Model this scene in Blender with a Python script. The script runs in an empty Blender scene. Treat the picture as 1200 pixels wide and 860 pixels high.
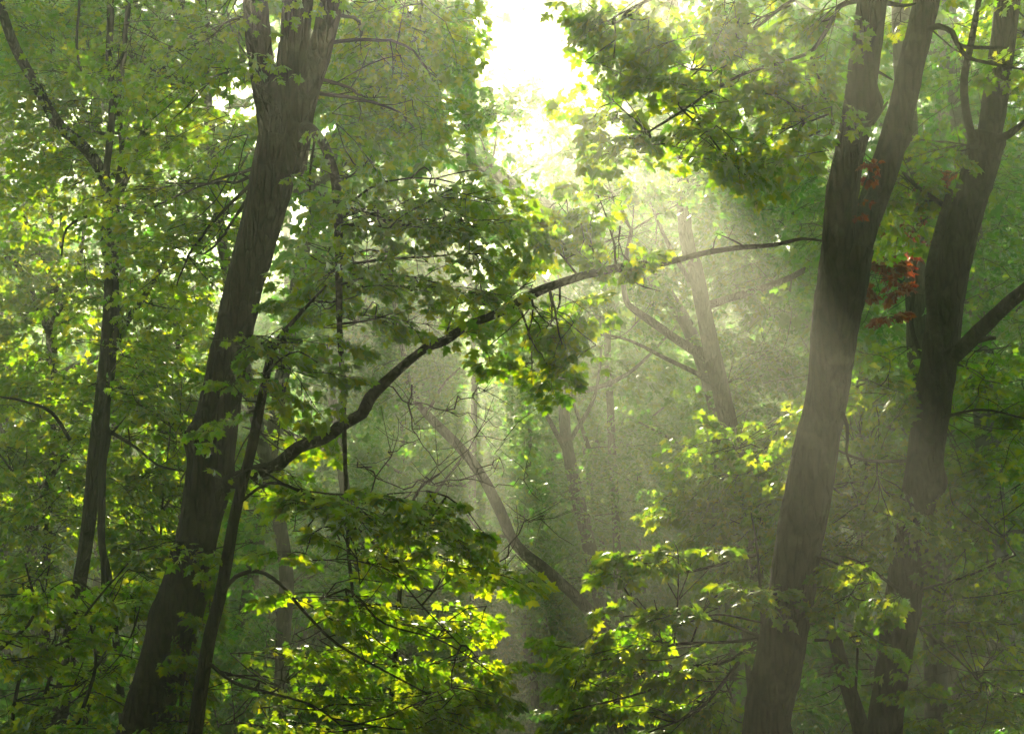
import bpy, math, random
import numpy as np
from mathutils import Vector, Matrix, noise as mnoise

SC = bpy.context.scene
COL = SC.collection

# ------------------------------------------------------------------ camera
CAM = Vector((0.0, 0.0, 1.7))
PITCH = math.radians(10.0)
FPX = 1667.0                                   # focal length in pixels of the 1200 px wide photograph
cd = bpy.data.cameras.new("Camera")
cd.sensor_width = 36.0
cd.lens = 36.0 * FPX / 1200.0
cd.clip_start = 0.05
cd.clip_end = 2000.0
cam = bpy.data.objects.new("Camera", cd)
cam.location = CAM
cam.rotation_euler = (math.radians(90) + PITCH, 0, 0)
COL.objects.link(cam)
SC.camera = cam
F = np.array((0, math.cos(PITCH), math.sin(PITCH)))
U = np.array((0, -math.sin(PITCH), math.cos(PITCH)))
R = np.array((1.0, 0, 0))
C0 = np.array(CAM)


def P(px, py, d):
    """a point seen at (px, py) of the photograph, d metres in front of the camera"""
    return C0 + d * F + (px - 600) / FPX * d * R + (430 - py) / FPX * d * U


# ------------------------------------------------------------------ sun, sky, exposure
SUN_PX = (530, -110)
sdir = F + (SUN_PX[0] - 600) / FPX * R + (430 - SUN_PX[1]) / FPX * U
sdir = sdir / np.linalg.norm(sdir)
SUN_EL = math.asin(sdir[2])
SUN_AZ = math.atan2(sdir[0], sdir[1])
SU = np.cross(sdir, (0, 0, 1.0)); SU /= np.linalg.norm(SU)
SV = np.cross(SU, sdir)
sl = bpy.data.lights.new("sun", "SUN")
sl.energy = 5.0
sl.angle = math.radians(0.5)
sl.color = (1.0, 0.87, 0.63)
sun = bpy.data.objects.new("sun", sl)
sun.rotation_mode = 'QUATERNION'
sun.rotation_quaternion = Vector(sdir).to_track_quat('Z', 'Y')
sun.location = Vector(sdir) * 60
COL.objects.link(sun)

W = bpy.data.worlds.new("World")
SC.world = W
W.use_nodes = True
nt = W.node_tree
bg = nt.nodes["Background"]
sky = nt.nodes.new("ShaderNodeTexSky")
sky.sky_type = 'NISHITA'
sky.sun_disc = False
sky.sun_elevation = SUN_EL
sky.sun_rotation = SUN_AZ
sky.dust_density = 1.0
nt.links.new(sky.outputs[0], bg.inputs[0])
bg.inputs[1].default_value = 0.05
SC.view_settings.view_transform = 'Standard'
SC.view_settings.look = 'None'
SC.view_settings.gamma = 1
SC.view_settings.use_curve_mapping = False
SC.view_settings.exposure = 2.12
HAZE_DENSITY = 0.0072
HAZE_G = 0.77

cy = SC.cycles
cy.max_bounces = 5
cy.diffuse_bounces = 3
cy.glossy_bounces = 1
cy.transmission_bounces = 2
cy.volume_bounces = 1
cy.transparent_max_bounces = 4
cy.caustics_reflective = False
cy.caustics_refractive = False
cy.sample_clamp_indirect = 2.0
cy.use_denoising = True
cy.use_adaptive_sampling = True
cy.adaptive_threshold = 0.012

# ------------------------------------------------------------------ materials


def new_mat(name):
    m = bpy.data.materials.new(name)
    m.use_nodes = True
    t = m.node_tree
    t.nodes.clear()
    out = t.nodes.new("ShaderNodeOutputMaterial")
    return m, t, out


def ramp(t, stops):
    r = t.nodes.new("ShaderNodeValToRGB")
    e = r.color_ramp.elements
    while len(e) < len(stops):
        e.new(0.5)
    for k, (p, c) in enumerate(stops):
        e[k].position = p
        e[k].color = (*c, 1)
    return r


def leaf_mat(name, refl, trans, gloss=0.034, rough=0.36, tmix=0.72):
    m, t, out = new_mat(name)
    geo = t.nodes.new("ShaderNodeNewGeometry")
    r1 = ramp(t, refl)
    r2 = ramp(t, trans)
    t.links.new(geo.outputs["Random Per Island"], r1.inputs[0])
    t.links.new(geo.outputs["Random Per Island"], r2.inputs[0])
    dif = t.nodes.new("ShaderNodeBsdfDiffuse")
    tra = t.nodes.new("ShaderNodeBsdfTranslucent")
    glo = t.nodes.new("ShaderNodeBsdfGlossy")
    glo.inputs["Roughness"].default_value = rough
    glo.inputs["Color"].default_value = (0.8, 0.85, 0.8, 1)
    fr = t.nodes.new("ShaderNodeFresnel")
    fr.inputs["IOR"].default_value = 1.4
    mx = t.nodes.new("ShaderNodeMixShader")
    mx.inputs[0].default_value = tmix
    mx2 = t.nodes.new("ShaderNodeMixShader")
    mm = t.nodes.new("ShaderNodeMath"); mm.operation = 'MULTIPLY'
    mm.inputs[1].default_value = gloss * 10
    t.links.new(fr.outputs[0], mm.inputs[0])
    t.links.new(mm.outputs[0], mx2.inputs[0])
    t.links.new(r1.outputs[0], dif.inputs[0])
    t.links.new(r2.outputs[0], tra.inputs[0])
    t.links.new(dif.outputs[0], mx.inputs[1])
    t.links.new(tra.outputs[0], mx.inputs[2])
    t.links.new(mx.outputs[0], mx2.inputs[1])
    t.links.new(glo.outputs[0], mx2.inputs[2])
    t.links.new(mx2.outputs[0], out.inputs[0])
    return m


def bark_mat(name, dark, light, moss=0.35, mosscol=(0.045, 0.06, 0.014), scale=1.0, bump=1.0, aniso=1.0):
    m, t, out = new_mat(name)
    tc = t.nodes.new("ShaderNodeTexCoord")
    mp = t.nodes.new("ShaderNodeMapping")
    mp.inputs["Scale"].default_value = (14 * scale, 14 * scale, 2.2 * scale * aniso)
    t.links.new(tc.outputs["Object"], mp.inputs[0])
    n1 = t.nodes.new("ShaderNodeTexNoise")
    n1.inputs["Scale"].default_value = 2.2
    n1.inputs["Detail"].default_value = 6
    n1.inputs["Roughness"].default_value = 0.65
    t.links.new(mp.outputs[0], n1.inputs["Vector"])
    vo = t.nodes.new("ShaderNodeTexVoronoi")
    vo.feature = 'DISTANCE_TO_EDGE'
    vo.inputs["Scale"].default_value = 1.6
    t.links.new(mp.outputs[0], vo.inputs["Vector"])
    r = ramp(t, [(0.25, dark), (0.7, light)])
    rg = t.nodes.new("ShaderNodeMath"); rg.operation = 'MULTIPLY_ADD'
    rg.inputs[1].default_value = 1.5
    rg.inputs[2].default_value = -0.14
    t.links.new(vo.outputs["Distance"], rg.inputs[0])  # dark furrows as bark pattern, also standing in for crevice shade
    cm = t.nodes.new("ShaderNodeMath"); cm.operation = 'ADD'
    t.links.new(rg.outputs[0], cm.inputs[0])
    t.links.new(n1.outputs[0], cm.inputs[1])
    t.links.new(cm.outputs[0], r.inputs[0])
    n2 = t.nodes.new("ShaderNodeTexNoise")
    n2.inputs["Scale"].default_value = 1.3
    n2.inputs["Detail"].default_value = 5
    t.links.new(tc.outputs["Object"], n2.inputs["Vector"])
    r2 = ramp(t, [(0.5, (0, 0, 0)), (0.68, (1, 1, 1))])
    t.links.new(n2.outputs[0], r2.inputs[0])
    ms = t.nodes.new("ShaderNodeMath"); ms.operation = 'MULTIPLY'
    ms.inputs[1].default_value = moss
    t.links.new(r2.outputs[0], ms.inputs[0])
    mix = t.nodes.new("ShaderNodeMixRGB")
    mix.inputs[2].default_value = (*mosscol, 1)
    t.links.new(ms.outputs[0], mix.inputs[0])
    t.links.new(r.outputs[0], mix.inputs[1])
    n3 = t.nodes.new("ShaderNodeTexNoise")                      # pale crusts of lichen
    n3.inputs["Scale"].default_value = 4.5
    n3.inputs["Detail"].default_value = 7
    t.links.new(tc.outputs["Object"], n3.inputs["Vector"])
    r3 = ramp(t, [(0.60, (0, 0, 0)), (0.66, (0.75, 0.75, 0.75))])
    t.links.new(n3.outputs[0], r3.inputs[0])
    mix0 = mix
    mix = t.nodes.new("ShaderNodeMixRGB")
    mix.inputs[2].default_value = (light[0] * 1.9, light[1] * 2.1, light[2] * 2.0, 1)
    t.links.new(r3.outputs[0], mix.inputs[0])
    t.links.new(mix0.outputs[0], mix.inputs[1])
    b = t.nodes.new("ShaderNodeBsdfPrincipled")
    b.inputs["Roughness"].default_value = 0.85
    b.inputs["Specular IOR Level"].default_value = 0.25
    t.links.new(mix.outputs[0], b.inputs["Base Color"])
    vm = t.nodes.new("ShaderNodeMath"); vm.operation = 'MINIMUM'
    vm.inputs[1].default_value = 0.18
    t.links.new(vo.outputs["Distance"], vm.inputs[0])
    ad = t.nodes.new("ShaderNodeMath"); ad.operation = 'MULTIPLY_ADD'
    ad.inputs[1].default_value = 3.0
    t.links.new(vm.outputs[0], ad.inputs[0])
    t.links.new(n1.outputs[0], ad.inputs[2])
    bp = t.nodes.new("ShaderNodeBump")
    bp.inputs["Strength"].default_value = bump
    bp.inputs["Distance"].default_value = 0.06
    t.links.new(ad.outputs[0], bp.inputs["Height"])
    t.links.new(bp.outputs[0], b.inputs["Normal"])
    t.links.new(b.outputs[0], out.inputs[0])
    return m


M_LEAF = leaf_mat("maple leaf", [(0, (0.026, 0.080, 0.007)), (0.6, (0.040, 0.105, 0.007)), (1, (0.068, 0.115, 0.008))],
                  [(0, (0.22, 0.53, 0.005)), (0.6, (0.45, 0.68, 0.005)), (1, (0.74, 0.76, 0.006))])
M_LEAFD = leaf_mat("shade-toned woodland leaf", [(0, (0.020, 0.068, 0.014)), (0.6, (0.034, 0.090, 0.015)), (1, (0.055, 0.10, 0.013))],
                   [(0, (0.12, 0.46, 0.020)), (0.6, (0.22, 0.54, 0.018)), (1, (0.46, 0.62, 0.014))])  # cooler, less red green: tone of shaded leaves put into the colour
M_RED = leaf_mat("red creeper leaf", [(0, (0.10, 0.012, 0.006)), (0.6, (0.15, 0.018, 0.007)), (1, (0.20, 0.04, 0.008))],
                 [(0, (0.30, 0.02, 0.006)), (0.6, (0.45, 0.04, 0.006)), (1, (0.62, 0.15, 0.006))], gloss=0.02)
M_BARK = bark_mat("grey brown maple bark", (0.008, 0.006, 0.0045), (0.052, 0.037, 0.024))
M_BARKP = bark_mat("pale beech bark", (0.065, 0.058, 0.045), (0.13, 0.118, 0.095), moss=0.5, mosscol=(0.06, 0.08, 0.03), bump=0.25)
M_BARKD = bark_mat("dark fissured bark", (0.009, 0.007, 0.005), (0.026, 0.020, 0.014), moss=0.3)
M_BRANCH = bark_mat("dark branch bark", (0.015, 0.012, 0.009), (0.046, 0.036, 0.026), moss=0.45, bump=0.5, aniso=5.0)
M_TWIG = bark_mat("dark twig bark", (0.014, 0.011, 0.008), (0.036, 0.028, 0.020), moss=0.1, scale=2.0, bump=0.3)


def ground_mat():
    m, t, out = new_mat("leaf litter soil")
    tc = t.nodes.new("ShaderNodeTexCoord")
    n = t.nodes.new("ShaderNodeTexNoise")
    n.inputs["Scale"].default_value = 1.1
    n.inputs["Detail"].default_value = 9
    t.links.new(tc.outputs["Object"], n.inputs["Vector"])
    r = ramp(t, [(0.3, (0.030, 0.024, 0.012)), (0.55, (0.062, 0.048, 0.024)), (0.75, (0.040, 0.055, 0.016))])
    t.links.new(n.outputs[0], r.inputs[0])
    b = t.nodes.new("ShaderNodeBsdfPrincipled")
    b.inputs["Roughness"].default_value = 0.95
    t.links.new(r.outputs[0], b.inputs["Base Color"])
    n2 = t.nodes.new("ShaderNodeTexNoise")
    n2.inputs["Scale"].default_value = 9
    n2.inputs["Detail"].default_value = 6
    t.links.new(tc.outputs["Object"], n2.inputs["Vector"])
    bp = t.nodes.new("ShaderNodeBump")
    bp.inputs["Distance"].default_value = 0.1
    t.links.new(n2.outputs[0], bp.inputs["Height"])
    t.links.new(bp.outputs[0], b.inputs["Normal"])
    t.links.new(b.outputs[0], out.inputs[0])
    return m


# ------------------------------------------------------------------ mesh helpers
def unit(v):
    v = np.asarray(v, float)
    return v / max(np.linalg.norm(v), 1e-9)


class MB:
    """collects tubes and leaves and links them as ONE mesh object"""

    def __init__(self):
        self.v, self.f, self.m, self.s, self.n = [], [], [], [], 0

    def add(self, verts, tris, mi=0, smooth=False):
        self.v.append(np.asarray(verts, np.float32))
        t = np.asarray(tris, np.int64) + self.n
        self.f.append(t)
        self.m.append(np.full(len(t), mi, np.int32))
        self.s.append(np.full(len(t), smooth, bool))
        self.n += len(verts)

    def build(self, name, mats, parent=None, origin=None):
        v = np.concatenate(self.v)
        org = np.zeros(3) if origin is None else np.asarray(origin, float)
        v = (v - org).astype(np.float32)
        f = np.concatenate(self.f).astype(np.int32)
        me = bpy.data.meshes.new(name)
        me.vertices.add(len(v)); me.vertices.foreach_set("co", v.ravel())
        me.loops.add(f.size); me.loops.foreach_set("vertex_index", f.ravel())
        me.polygons.add(len(f))
        me.polygons.foreach_set("loop_start", np.arange(0, f.size, 3, dtype=np.int32))
        me.polygons.foreach_set("material_index", np.concatenate(self.m))
        me.polygons.foreach_set("use_smooth", np.concatenate(self.s))
        for k in (mats if isinstance(mats, (list, tuple)) else [mats]):
            me.materials.append(k)
        me.update(calc_edges=True)
        o = bpy.data.objects.new(name, me)
        COL.objects.link(o)
        if parent is not None:
            o.parent = parent
            o.location = Vector(org) - parent.location
        else:
            o.location = Vector(org)
        return o


def spline(pts, rad, step):
    pts = np.asarray(pts, float)
    rad = np.asarray(rad, float)
    n = len(pts)
    if n < 2:
        return pts, rad
    ext = np.vstack([2 * pts[0] - pts[1], pts, 2 * pts[-1] - pts[-2]])
    op, orr = [], []
    for i in range(n - 1):
        p0, p1, p2, p3 = ext[i:i + 4]
        k = max(2, int(np.linalg.norm(p2 - p1) / step))
        t = np.linspace(0, 1, k, endpoint=False)[:, None]
        op.append(0.5 * (2 * p1 + (p2 - p0) * t + (2 * p0 - 5 * p1 + 4 * p2 - p3) * t ** 2 + (3 * p1 - p0 - 3 * p2 + p3) * t ** 3))
        orr.append(rad[i] + (rad[i + 1] - rad[i]) * t[:, 0])
    op.append(pts[-1:]); orr.append(rad[-1:])
    return np.vstack(op), np.concatenate(orr)


def tube(mb, pts, rad, sides=8, step=0.15, rough=0.0, mi=0, seed=0.0, burls=(), raw=False):
    """a round limb along pts; returns its centre line"""
    p, r = (np.asarray(pts, float), np.asarray(rad, float)) if raw else spline(pts, rad, step)
    n = len(p)
    tan = np.gradient(p, axis=0)
    tan /= np.maximum(np.linalg.norm(tan, axis=1)[:, None], 1e-9)
    a = unit(np.cross(tan[0], (0.3, 1.0, 0.17)))
    ring = np.empty((n, sides, 3))
    ang = np.linspace(0, 2 * math.pi, sides, endpoint=False)
    ca, sa = np.cos(ang)[:, None], np.sin(ang)[:, None]
    for i in range(n):
        a = unit(a - tan[i] * np.dot(a, tan[i]))
        b = np.cross(tan[i], a)
        d = ca * a + sa * b
        rr = np.full(sides, r[i])
        if rough > 0:
            for k in range(sides):
                q = p[i] + d[k] * r[i]
                lo = mnoise.noise(Vector((q[0] * 2.3 + seed, q[1] * 2.3, q[2] * 1.1)))
                hi = mnoise.noise(Vector((q[0] * 17 + seed, q[1] * 17, q[2] * 2.4)))
                hi2 = mnoise.noise(Vector((q[0] * 38 + seed, q[1] * 38, q[2] * 9)))
                rr[k] *= 1 + rough * (0.9 * lo + 0.85 * (0.5 - abs(hi)) + 0.35 * hi2)
        ring[i] = p[i] + d * rr[:, None]
        for bp, br, ba in burls:
            dv = ring[i] - bp
            w = np.exp(-(np.linalg.norm(dv, axis=1) / br) ** 2)
            out = bp - p[i]
            out = unit(out - tan[i] * np.dot(out, tan[i]))
            ring[i] += out * (w * ba)[:, None]
    v = ring.reshape(-1, 3)
    idx = np.arange(n * sides).reshape(n, sides)
    q00, q01 = idx[:-1], np.roll(idx, -1, axis=1)[:-1]
    q10, q11 = idx[1:], np.roll(idx, -1, axis=1)[1:]
    t = np.concatenate([np.stack([q00, q01, q11], -1).reshape(-1, 3), np.stack([q00, q11, q10], -1).reshape(-1, 3)])
    v = np.vstack([v, p[:1], p[-1:] + tan[-1:] * r[-1] * 0.5])
    e0, e1 = n * sides, n * sides + 1
    cap = [(e0, idx[0][(k + 1) % sides], idx[0][k]) for k in range(sides)] + [(e1, idx[-1][k], idx[-1][(k + 1) % sides]) for k in range(sides)]
    mb.add(v, np.vstack([t, cap]), mi, True)
    return p


# leaf outlines: half of a leaf from its stalk to its tip (x, y), unit length
HALF = [(0.20, -0.06), (0.40, 0.02), (0.27, 0.17), (0.55, 0.40), (0.34, 0.46), (0.21, 0.47), (0.24, 0.70), (0.12, 0.76)]
HALF_MID = [(0.34, 0.0), (0.26, 0.16), (0.50, 0.42), (0.20, 0.48), (0.20, 0.72)]


def leaf_template(half):
    right = list(half)
    pts = [(0.0, 0.38), (0.0, 0.0)] + right + [(0.0, 1.0)] + [(-x, y) for x, y in reversed(right)]
    k = len(pts) - 1
    v = np.array([(x, y, 0.0) for x, y in pts])
    v[:, 2] = -0.30 * np.abs(v[:, 0]) + 0.10 - 0.28 * (v[:, 1] - 0.3) ** 2
    t = np.array([(0, 1 + i, 1 + (i + 1) % k) for i in range(k)])
    return v, t


KITE = (np.array([(0, 0, 0), (0.42, 0.42, -0.10), (0, 1.0, -0.12), (-0.42, 0.42, -0.10), (0, 0.40, 0.06)]), np.array([(4, 0, 1), (4, 1, 2), (4, 2, 3), (4, 3, 0)]))
SHAPES = {"hi": leaf_template(HALF), "mid": leaf_template(HALF_MID), "lo": KITE}


def add_leaves(mb, pos, tip, nor, size, shape, mi=0):
    if len(pos) == 0:
        return
    tv, tt = SHAPES[shape]
    tip = tip / np.maximum(np.linalg.norm(tip, axis=1)[:, None], 1e-9)
    nor = nor - tip * np.sum(nor * tip, axis=1)[:, None]
    nor /= np.maximum(np.linalg.norm(nor, axis=1)[:, None], 1e-9)
    side = np.cross(tip, nor)
    v = pos[:, None, :] + size[:, None, None] * (tv[None, :, 0:1] * side[:, None, :] + tv[None, :, 1:2] * tip[:, None, :] + tv[None, :, 2:3] * nor[:, None, :])
    nv = len(tv)
    t = tt[None] + (np.arange(len(pos)) * nv)[:, None, None]
    mb.add(v.reshape(-1, 3), t.reshape(-1, 3), mi, False)


def canon_spray(seed, nodes=5, inner=1):
    """a flat spray of maple twigs along +x with its top to +z, unit length"""
    g = np.random.default_rng(seed)
    pos, tip, nor, siz, tw = [], [], [], [], []
    bend, droop = g.normal(0, 0.10), g.uniform(0.03, 0.16)

    def main(x):
        return np.array((x, bend * x * x + 0.015 * math.sin(9 * x + seed), -droop * x * x + 0.01 * math.sin(7 * x)))

    def leaf(p, d, up, s):
        d = unit(d + g.normal(0, 0.18, 3) + np.array((0, 0, -0.30 - 0.55 * g.random())))
        pet = unit(d + g.normal(0, 0.12, 3) + np.array((0, 0, 0.25))) * (0.05 * g.uniform(0.6, 1.4))
        pos.append(p + pet); tip.append(d)
        nor.append(np.array((0, 0, 1.0)) + g.normal(0, 0.42, 3))
        siz.append(s * g.uniform(0.45, 1.25))

    tw.append(np.array([main(x) for x in np.linspace(0, 1, 7)]))
    for k in range(nodes):
        x = 0.22 + 0.70 * k / max(nodes - 1, 1) + g.normal(0, 0.02)
        for sgn in (-1, 1):
            if g.random() < 0.10:
                continue
            L = (0.48 * (1 - x) + 0.13) * g.uniform(0.75, 1.2)
            th = math.radians(g.uniform(36, 62)) * sgn
            b0 = main(x)
            d = np.array((math.cos(th), math.sin(th), g.normal(0, 0.12)))
            e = b0 + d * L + np.array((0, 0, -0.16 * L))
            tw.append(np.array([b0, b0 + d * L * 0.55, e]))
            for f in np.linspace(0.5, 0.8, inner + 1 if L > 0.3 else 1):
                q = b0 + d * L * f
                for s2 in (-1, 1):
                    a2 = th + s2 * math.radians(g.uniform(45, 75))
                    leaf(q, np.array((math.cos(a2), math.sin(a2), 0)), None, 0.85)
            for s2 in (-0.9, 0, 0.9):
                a2 = th + s2 * math.radians(g.uniform(40, 65))
                leaf(e, np.array((math.cos(a2), math.sin(a2), 0)), None, 1.0)
    e = main(1.0)
    for s2 in (-1, 0, 1):
        leaf(e, np.array((math.cos(s2 * 0.9), math.sin(s2 * 0.9), 0)), None, 1.05)
    return np.array(pos), np.array(tip), np.array(nor), np.array(siz), tw


SPRAYS = [canon_spray(s) for s in range(14)]
SMALL = [canon_spray(100 + s, nodes=2, inner=0) for s in range(8)]

# ------------------------------------------------------------------ openings cut in the crowns to shape the sun shafts, in metres across the sun's direction
GAPS = [
    (16.6, 42, 0.93, [(0.25, -2.2), (0.55, -3.6), (0.9, -4.7), (1.0, -5.5), (0.7, -5.8), (2.0, -5.9), (2.2, -4.8), (3.5, -4.6), (3.6, -3.6), (2.0, -2.05), (0.7, -0.75)]),
    (42, 99, 1.0, [(0.7, -0.75), (2.0, -2.05), (3.6, -3.6), (3.5, -4.6), (2.2, -4.8), (2.0, -5.9), (0.7, -5.8), (0.8, -4.7), (0.6, -3.8), (1.7, -3.5), (1.9, -3.1), (0.95, -1.55)]),
    (15, 99, 0.85, [(-0.2, -2.6), (0.5, -2.6), (0.5, -3.4), (-0.2, -3.4)]),
    (15, 99, 0.9, [(1.0, -0.45), (1.7, -0.55), (1.75, -1.05), (1.1, -0.95)]),
    (15, 99, 1.0, [(-0.3, -4.95), (0.5, -4.95), (0.45, -4.0), (-0.1, -4.0)]),
    (15, 99, 0.9, [(-1.5, -4.3), (-0.7, -4.4), (-0.6, -3.5), (-1.3, -3.5)]),
    (15, 99, 1.0, [(-0.95, -0.80), (-0.45, -0.30), (-0.36, -0.38), (-0.84, -0.92)]),
    (15, 99, 1.0, [(-0.66, -0.96), (-0.30, -0.42), (-0.26, -0.46), (-0.56, -1.0)]),
    (22, 99, 1.0, [(0.0, -6.1), (0.72, -6.1), (1.15, -9.4), (0.2, -9.4)]),
    (22, 99, 0.72, [(0.25, -9.4), (1.1, -9.4), (1.7, -13), (0.6, -13)]),
    (26, 99, 0.7, [(0.6, -6.2), (1.5, -6.2), (2.4, -12), (1.3, -12)]),
    (22, 99, 0.62, [(-8.5, -9.5), (-3.0, -9.5), (-2.6, -3.4), (-8.5, -3.4)]),
    (15, 99, 0.8, [(5.0, -8.5), (7.0, -9.0), (7.0, -7.2), (5.2, -6.8)]),
]


def sun_uv(p):
    q = p - C0
    return q @ SU, q @ SV


def inside(poly, u, v):
    c = np.zeros(len(u), bool)
    n = len(poly)
    for i in range(n):
        x1, y1 = poly[i]
        x2, y2 = poly[(i + 1) % n]
        if y1 == y2:
            continue
        c ^= ((y1 > v) != (y2 > v)) & (u < (x2 - x1) * (v - y1) / (y2 - y1) + x1)
    return c


# where crown leaves are thinned to let sun through: (u from, to, v from, to, share)
THIN = [(-20, -2.2, -12, -0.8, 0.34), (-20, -2.4, -7.8, -3.0, 0.55), (-1.6, 0.5, -5.3, -3.1, 0.47), (0.9, 2.3, -1.9, 0.2, 0.44), (3.3, 6.0, -6.5, -0.8, 0.35), (2.0, 6.0, -9.0, -4.8, 0.33)]
NG = np.random.default_rng(321).random((64, 64))


def vnoise(x, y):
    """smooth noise, 0 to 1"""
    xi, yi = np.floor(x).astype(int), np.floor(y).astype(int)
    fx, fy = x - xi, y - yi
    fx, fy = fx * fx * (3 - 2 * fx), fy * fy * (3 - 2 * fy)
    a = lambda i, j: NG[(xi + i) % 64, (yi + j) % 64]
    return (a(0, 0) * (1 - fx) + a(1, 0) * fx) * (1 - fy) + (a(0, 1) * (1 - fx) + a(1, 1) * fx) * fy


def keep_mask(pos, g):
    """drops crown leaves to place sunlight: small chinks everywhere, more of them on the left"""
    u, v = sun_uv(pos)
    y = pos[:, 1]
    k = np.ones(len(pos), bool)
    n = 0.62 * vnoise(u * 1.25 + 3, v * 1.25) + 0.38 * vnoise(u * 3.1 + 9, v * 3.1)
    thr = np.full(len(pos), 0.18)
    for x0, x1, y0, y1, q in THIN:
        thr = np.where((u > x0) & (u < x1) & (v > y0) & (v < y1), q, thr)
    k &= (n > thr) | (g.random(len(pos)) < 0.06)
    for y0, y1, p, poly in GAPS:
        j = 0.12 if poly[0][1] < -6 else 0.05                       # random jitter softens the shaft edges
        k &= ~(inside(poly, u + g.normal(0, j, len(u)), v + g.normal(0, j, len(u))) & (y > y0) & (y <= y1) & (g.random(len(pos)) < p))
    return k


class Leaves:
    """sprays of leaves gathered for one mesh"""

    def __init__(self, seed, shape="hi", size=0.105, cull=False):
        self.g = np.random.default_rng(seed)
        self.shape, self.size, self.cull = shape, size, cull
        self.parts, self.mb = [], MB()

    def spray(self, root, d, L, up=(0, 0, 1), twig=0.004, small=False, tilt=0.17):
        g = self.g
        S = SMALL[g.integers(len(SMALL))] if small else SPRAYS[g.integers(len(SPRAYS))]
        d = unit(d)
        u = np.asarray(up, float) + g.normal(0, tilt, 3)
        u = unit(u - d * np.dot(u, d))
        s = np.cross(u, d)
        if g.random() < 0.5:
            s = -s
        M = np.stack([d, s, u])
        pos = root + L * (S[0] @ M)
        self.parts.append((pos, S[1] @ M, S[2] @ M + np.array((0, 0.55, 0)), S[3] * self.size))   # leaves turn to the light
        if twig > 0:
            for j, t in enumerate(S[4]):
                if j > 0 and twig < 0.003:
                    break
                q = root + L * (t @ M)
                if self.cull and not keep_mask(q, g).all():
                    continue
                r0 = twig if j == 0 else twig * 0.6
                tube(self.mb, q, np.linspace(r0, r0 * 0.5, len(q)), 3, raw=True, mi=1)

    def twig(self, a, b, r0, r1, sag=0.06, sides=4):
        g = self.g
        a, b = np.asarray(a, float), np.asarray(b, float)
        L = np.linalg.norm(b - a)
        n = max(4, min(14, int(L / 0.12)))
        t = np.linspace(0, 1, n)[:, None]
        bow = g.normal(0, sag, 3) * L
        p = a + (b - a) * t + bow * 4 * (t * (1 - t)) + np.cumsum(g.normal(0, 0.010, (n, 3)), axis=0) * np.minimum(1, 4 * t * (1 - t)) * min(1, L)
        tube(self.mb, p, np.linspace(r0, r1, n), sides, raw=True, mi=1)
        return p

    def build(self, name, mat, parent, bark=None):
        if self.parts:
            pos, tip, nor, siz = (np.concatenate([q[i] for q in self.parts]) for i in range(4))
            if self.cull:
                k = keep_mask(pos, self.g)
                pos, tip, nor, siz = pos[k], tip[k], nor[k], siz[k]
            add_leaves(self.mb, pos, tip, nor, siz, self.shape, 0)
        return self.mb.build(name, [mat, bark or M_TWIG], parent, np.array(parent.location) if parent is not None else None)


def ground_h(x, y):
    x = np.asarray(x, float); y = np.asarray(y, float)
    s = lambda a, b, t: np.clip((t - a) / (b - a), 0, 1) ** 2 * (3 - 2 * np.clip((t - a) / (b - a), 0, 1))
    h = -2.6 * s(5, 30, y) + 13.0 * s(44, 165, y)
    h = h + 0.22 * np.sin(x * 0.31 + y * 0.17) + 0.15 * np.sin(x * 0.13 - y * 0.41 + 1.3)
    return h * s(-3, 5, y) + 0.012 * np.clip(np.abs(x) - 8, 0, 60)


def gz(x, y):
    return float(ground_h(x, y))


def tag(o, label, cat, group=None, kind=None):
    if label:
        o["label"] = label
    if cat:
        o["category"] = cat
    if group:
        o["group"] = group
    if kind:
        o["kind"] = kind
    return o


def thing(name, loc, label, cat, group=None):
    o = bpy.data.objects.new(name, None)
    o.empty_display_size = 0.3
    o.location = Vector(loc)
    COL.objects.link(o)
    return tag(o, label, cat, group)


def px_line(seq):
    return [P(*q) for q in seq]


def to_ground(pts, rads, flare=1.35, dx=0.0):
    """continues a trunk from its lowest seen point to the ground"""
    p0, p1 = np.array(pts[0]), np.array(pts[1])
    d = p1 - p0
    d = d / max(d[2], 1e-3)
    g0 = p0.copy()
    for _ in range(20):
        z = gz(g0[0], g0[1]) - 0.15
        g0 = p0 + d * (z - p0[2]) * 0.6
        g0[2] = z
    g1 = g0 + (p0 - g0) * 0.28
    return [g0, g1] + [np.array(q) for q in pts], [rads[0] * flare * 1.25, rads[0] * 1.1] + list(rads)


def part_tube(name, pts, rads, parent, mat, sides=12, step=0.08, rough=0.12, seed=0.0, burls=()):
    mb = MB()
    if name == "branch" and mat is M_BARK:
        mat = M_BRANCH
    line = tube(mb, pts, rads, sides, step, rough, 0, seed, burls)
    mb.build(name, mat, parent, np.array(parent.location))
    return line


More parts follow.
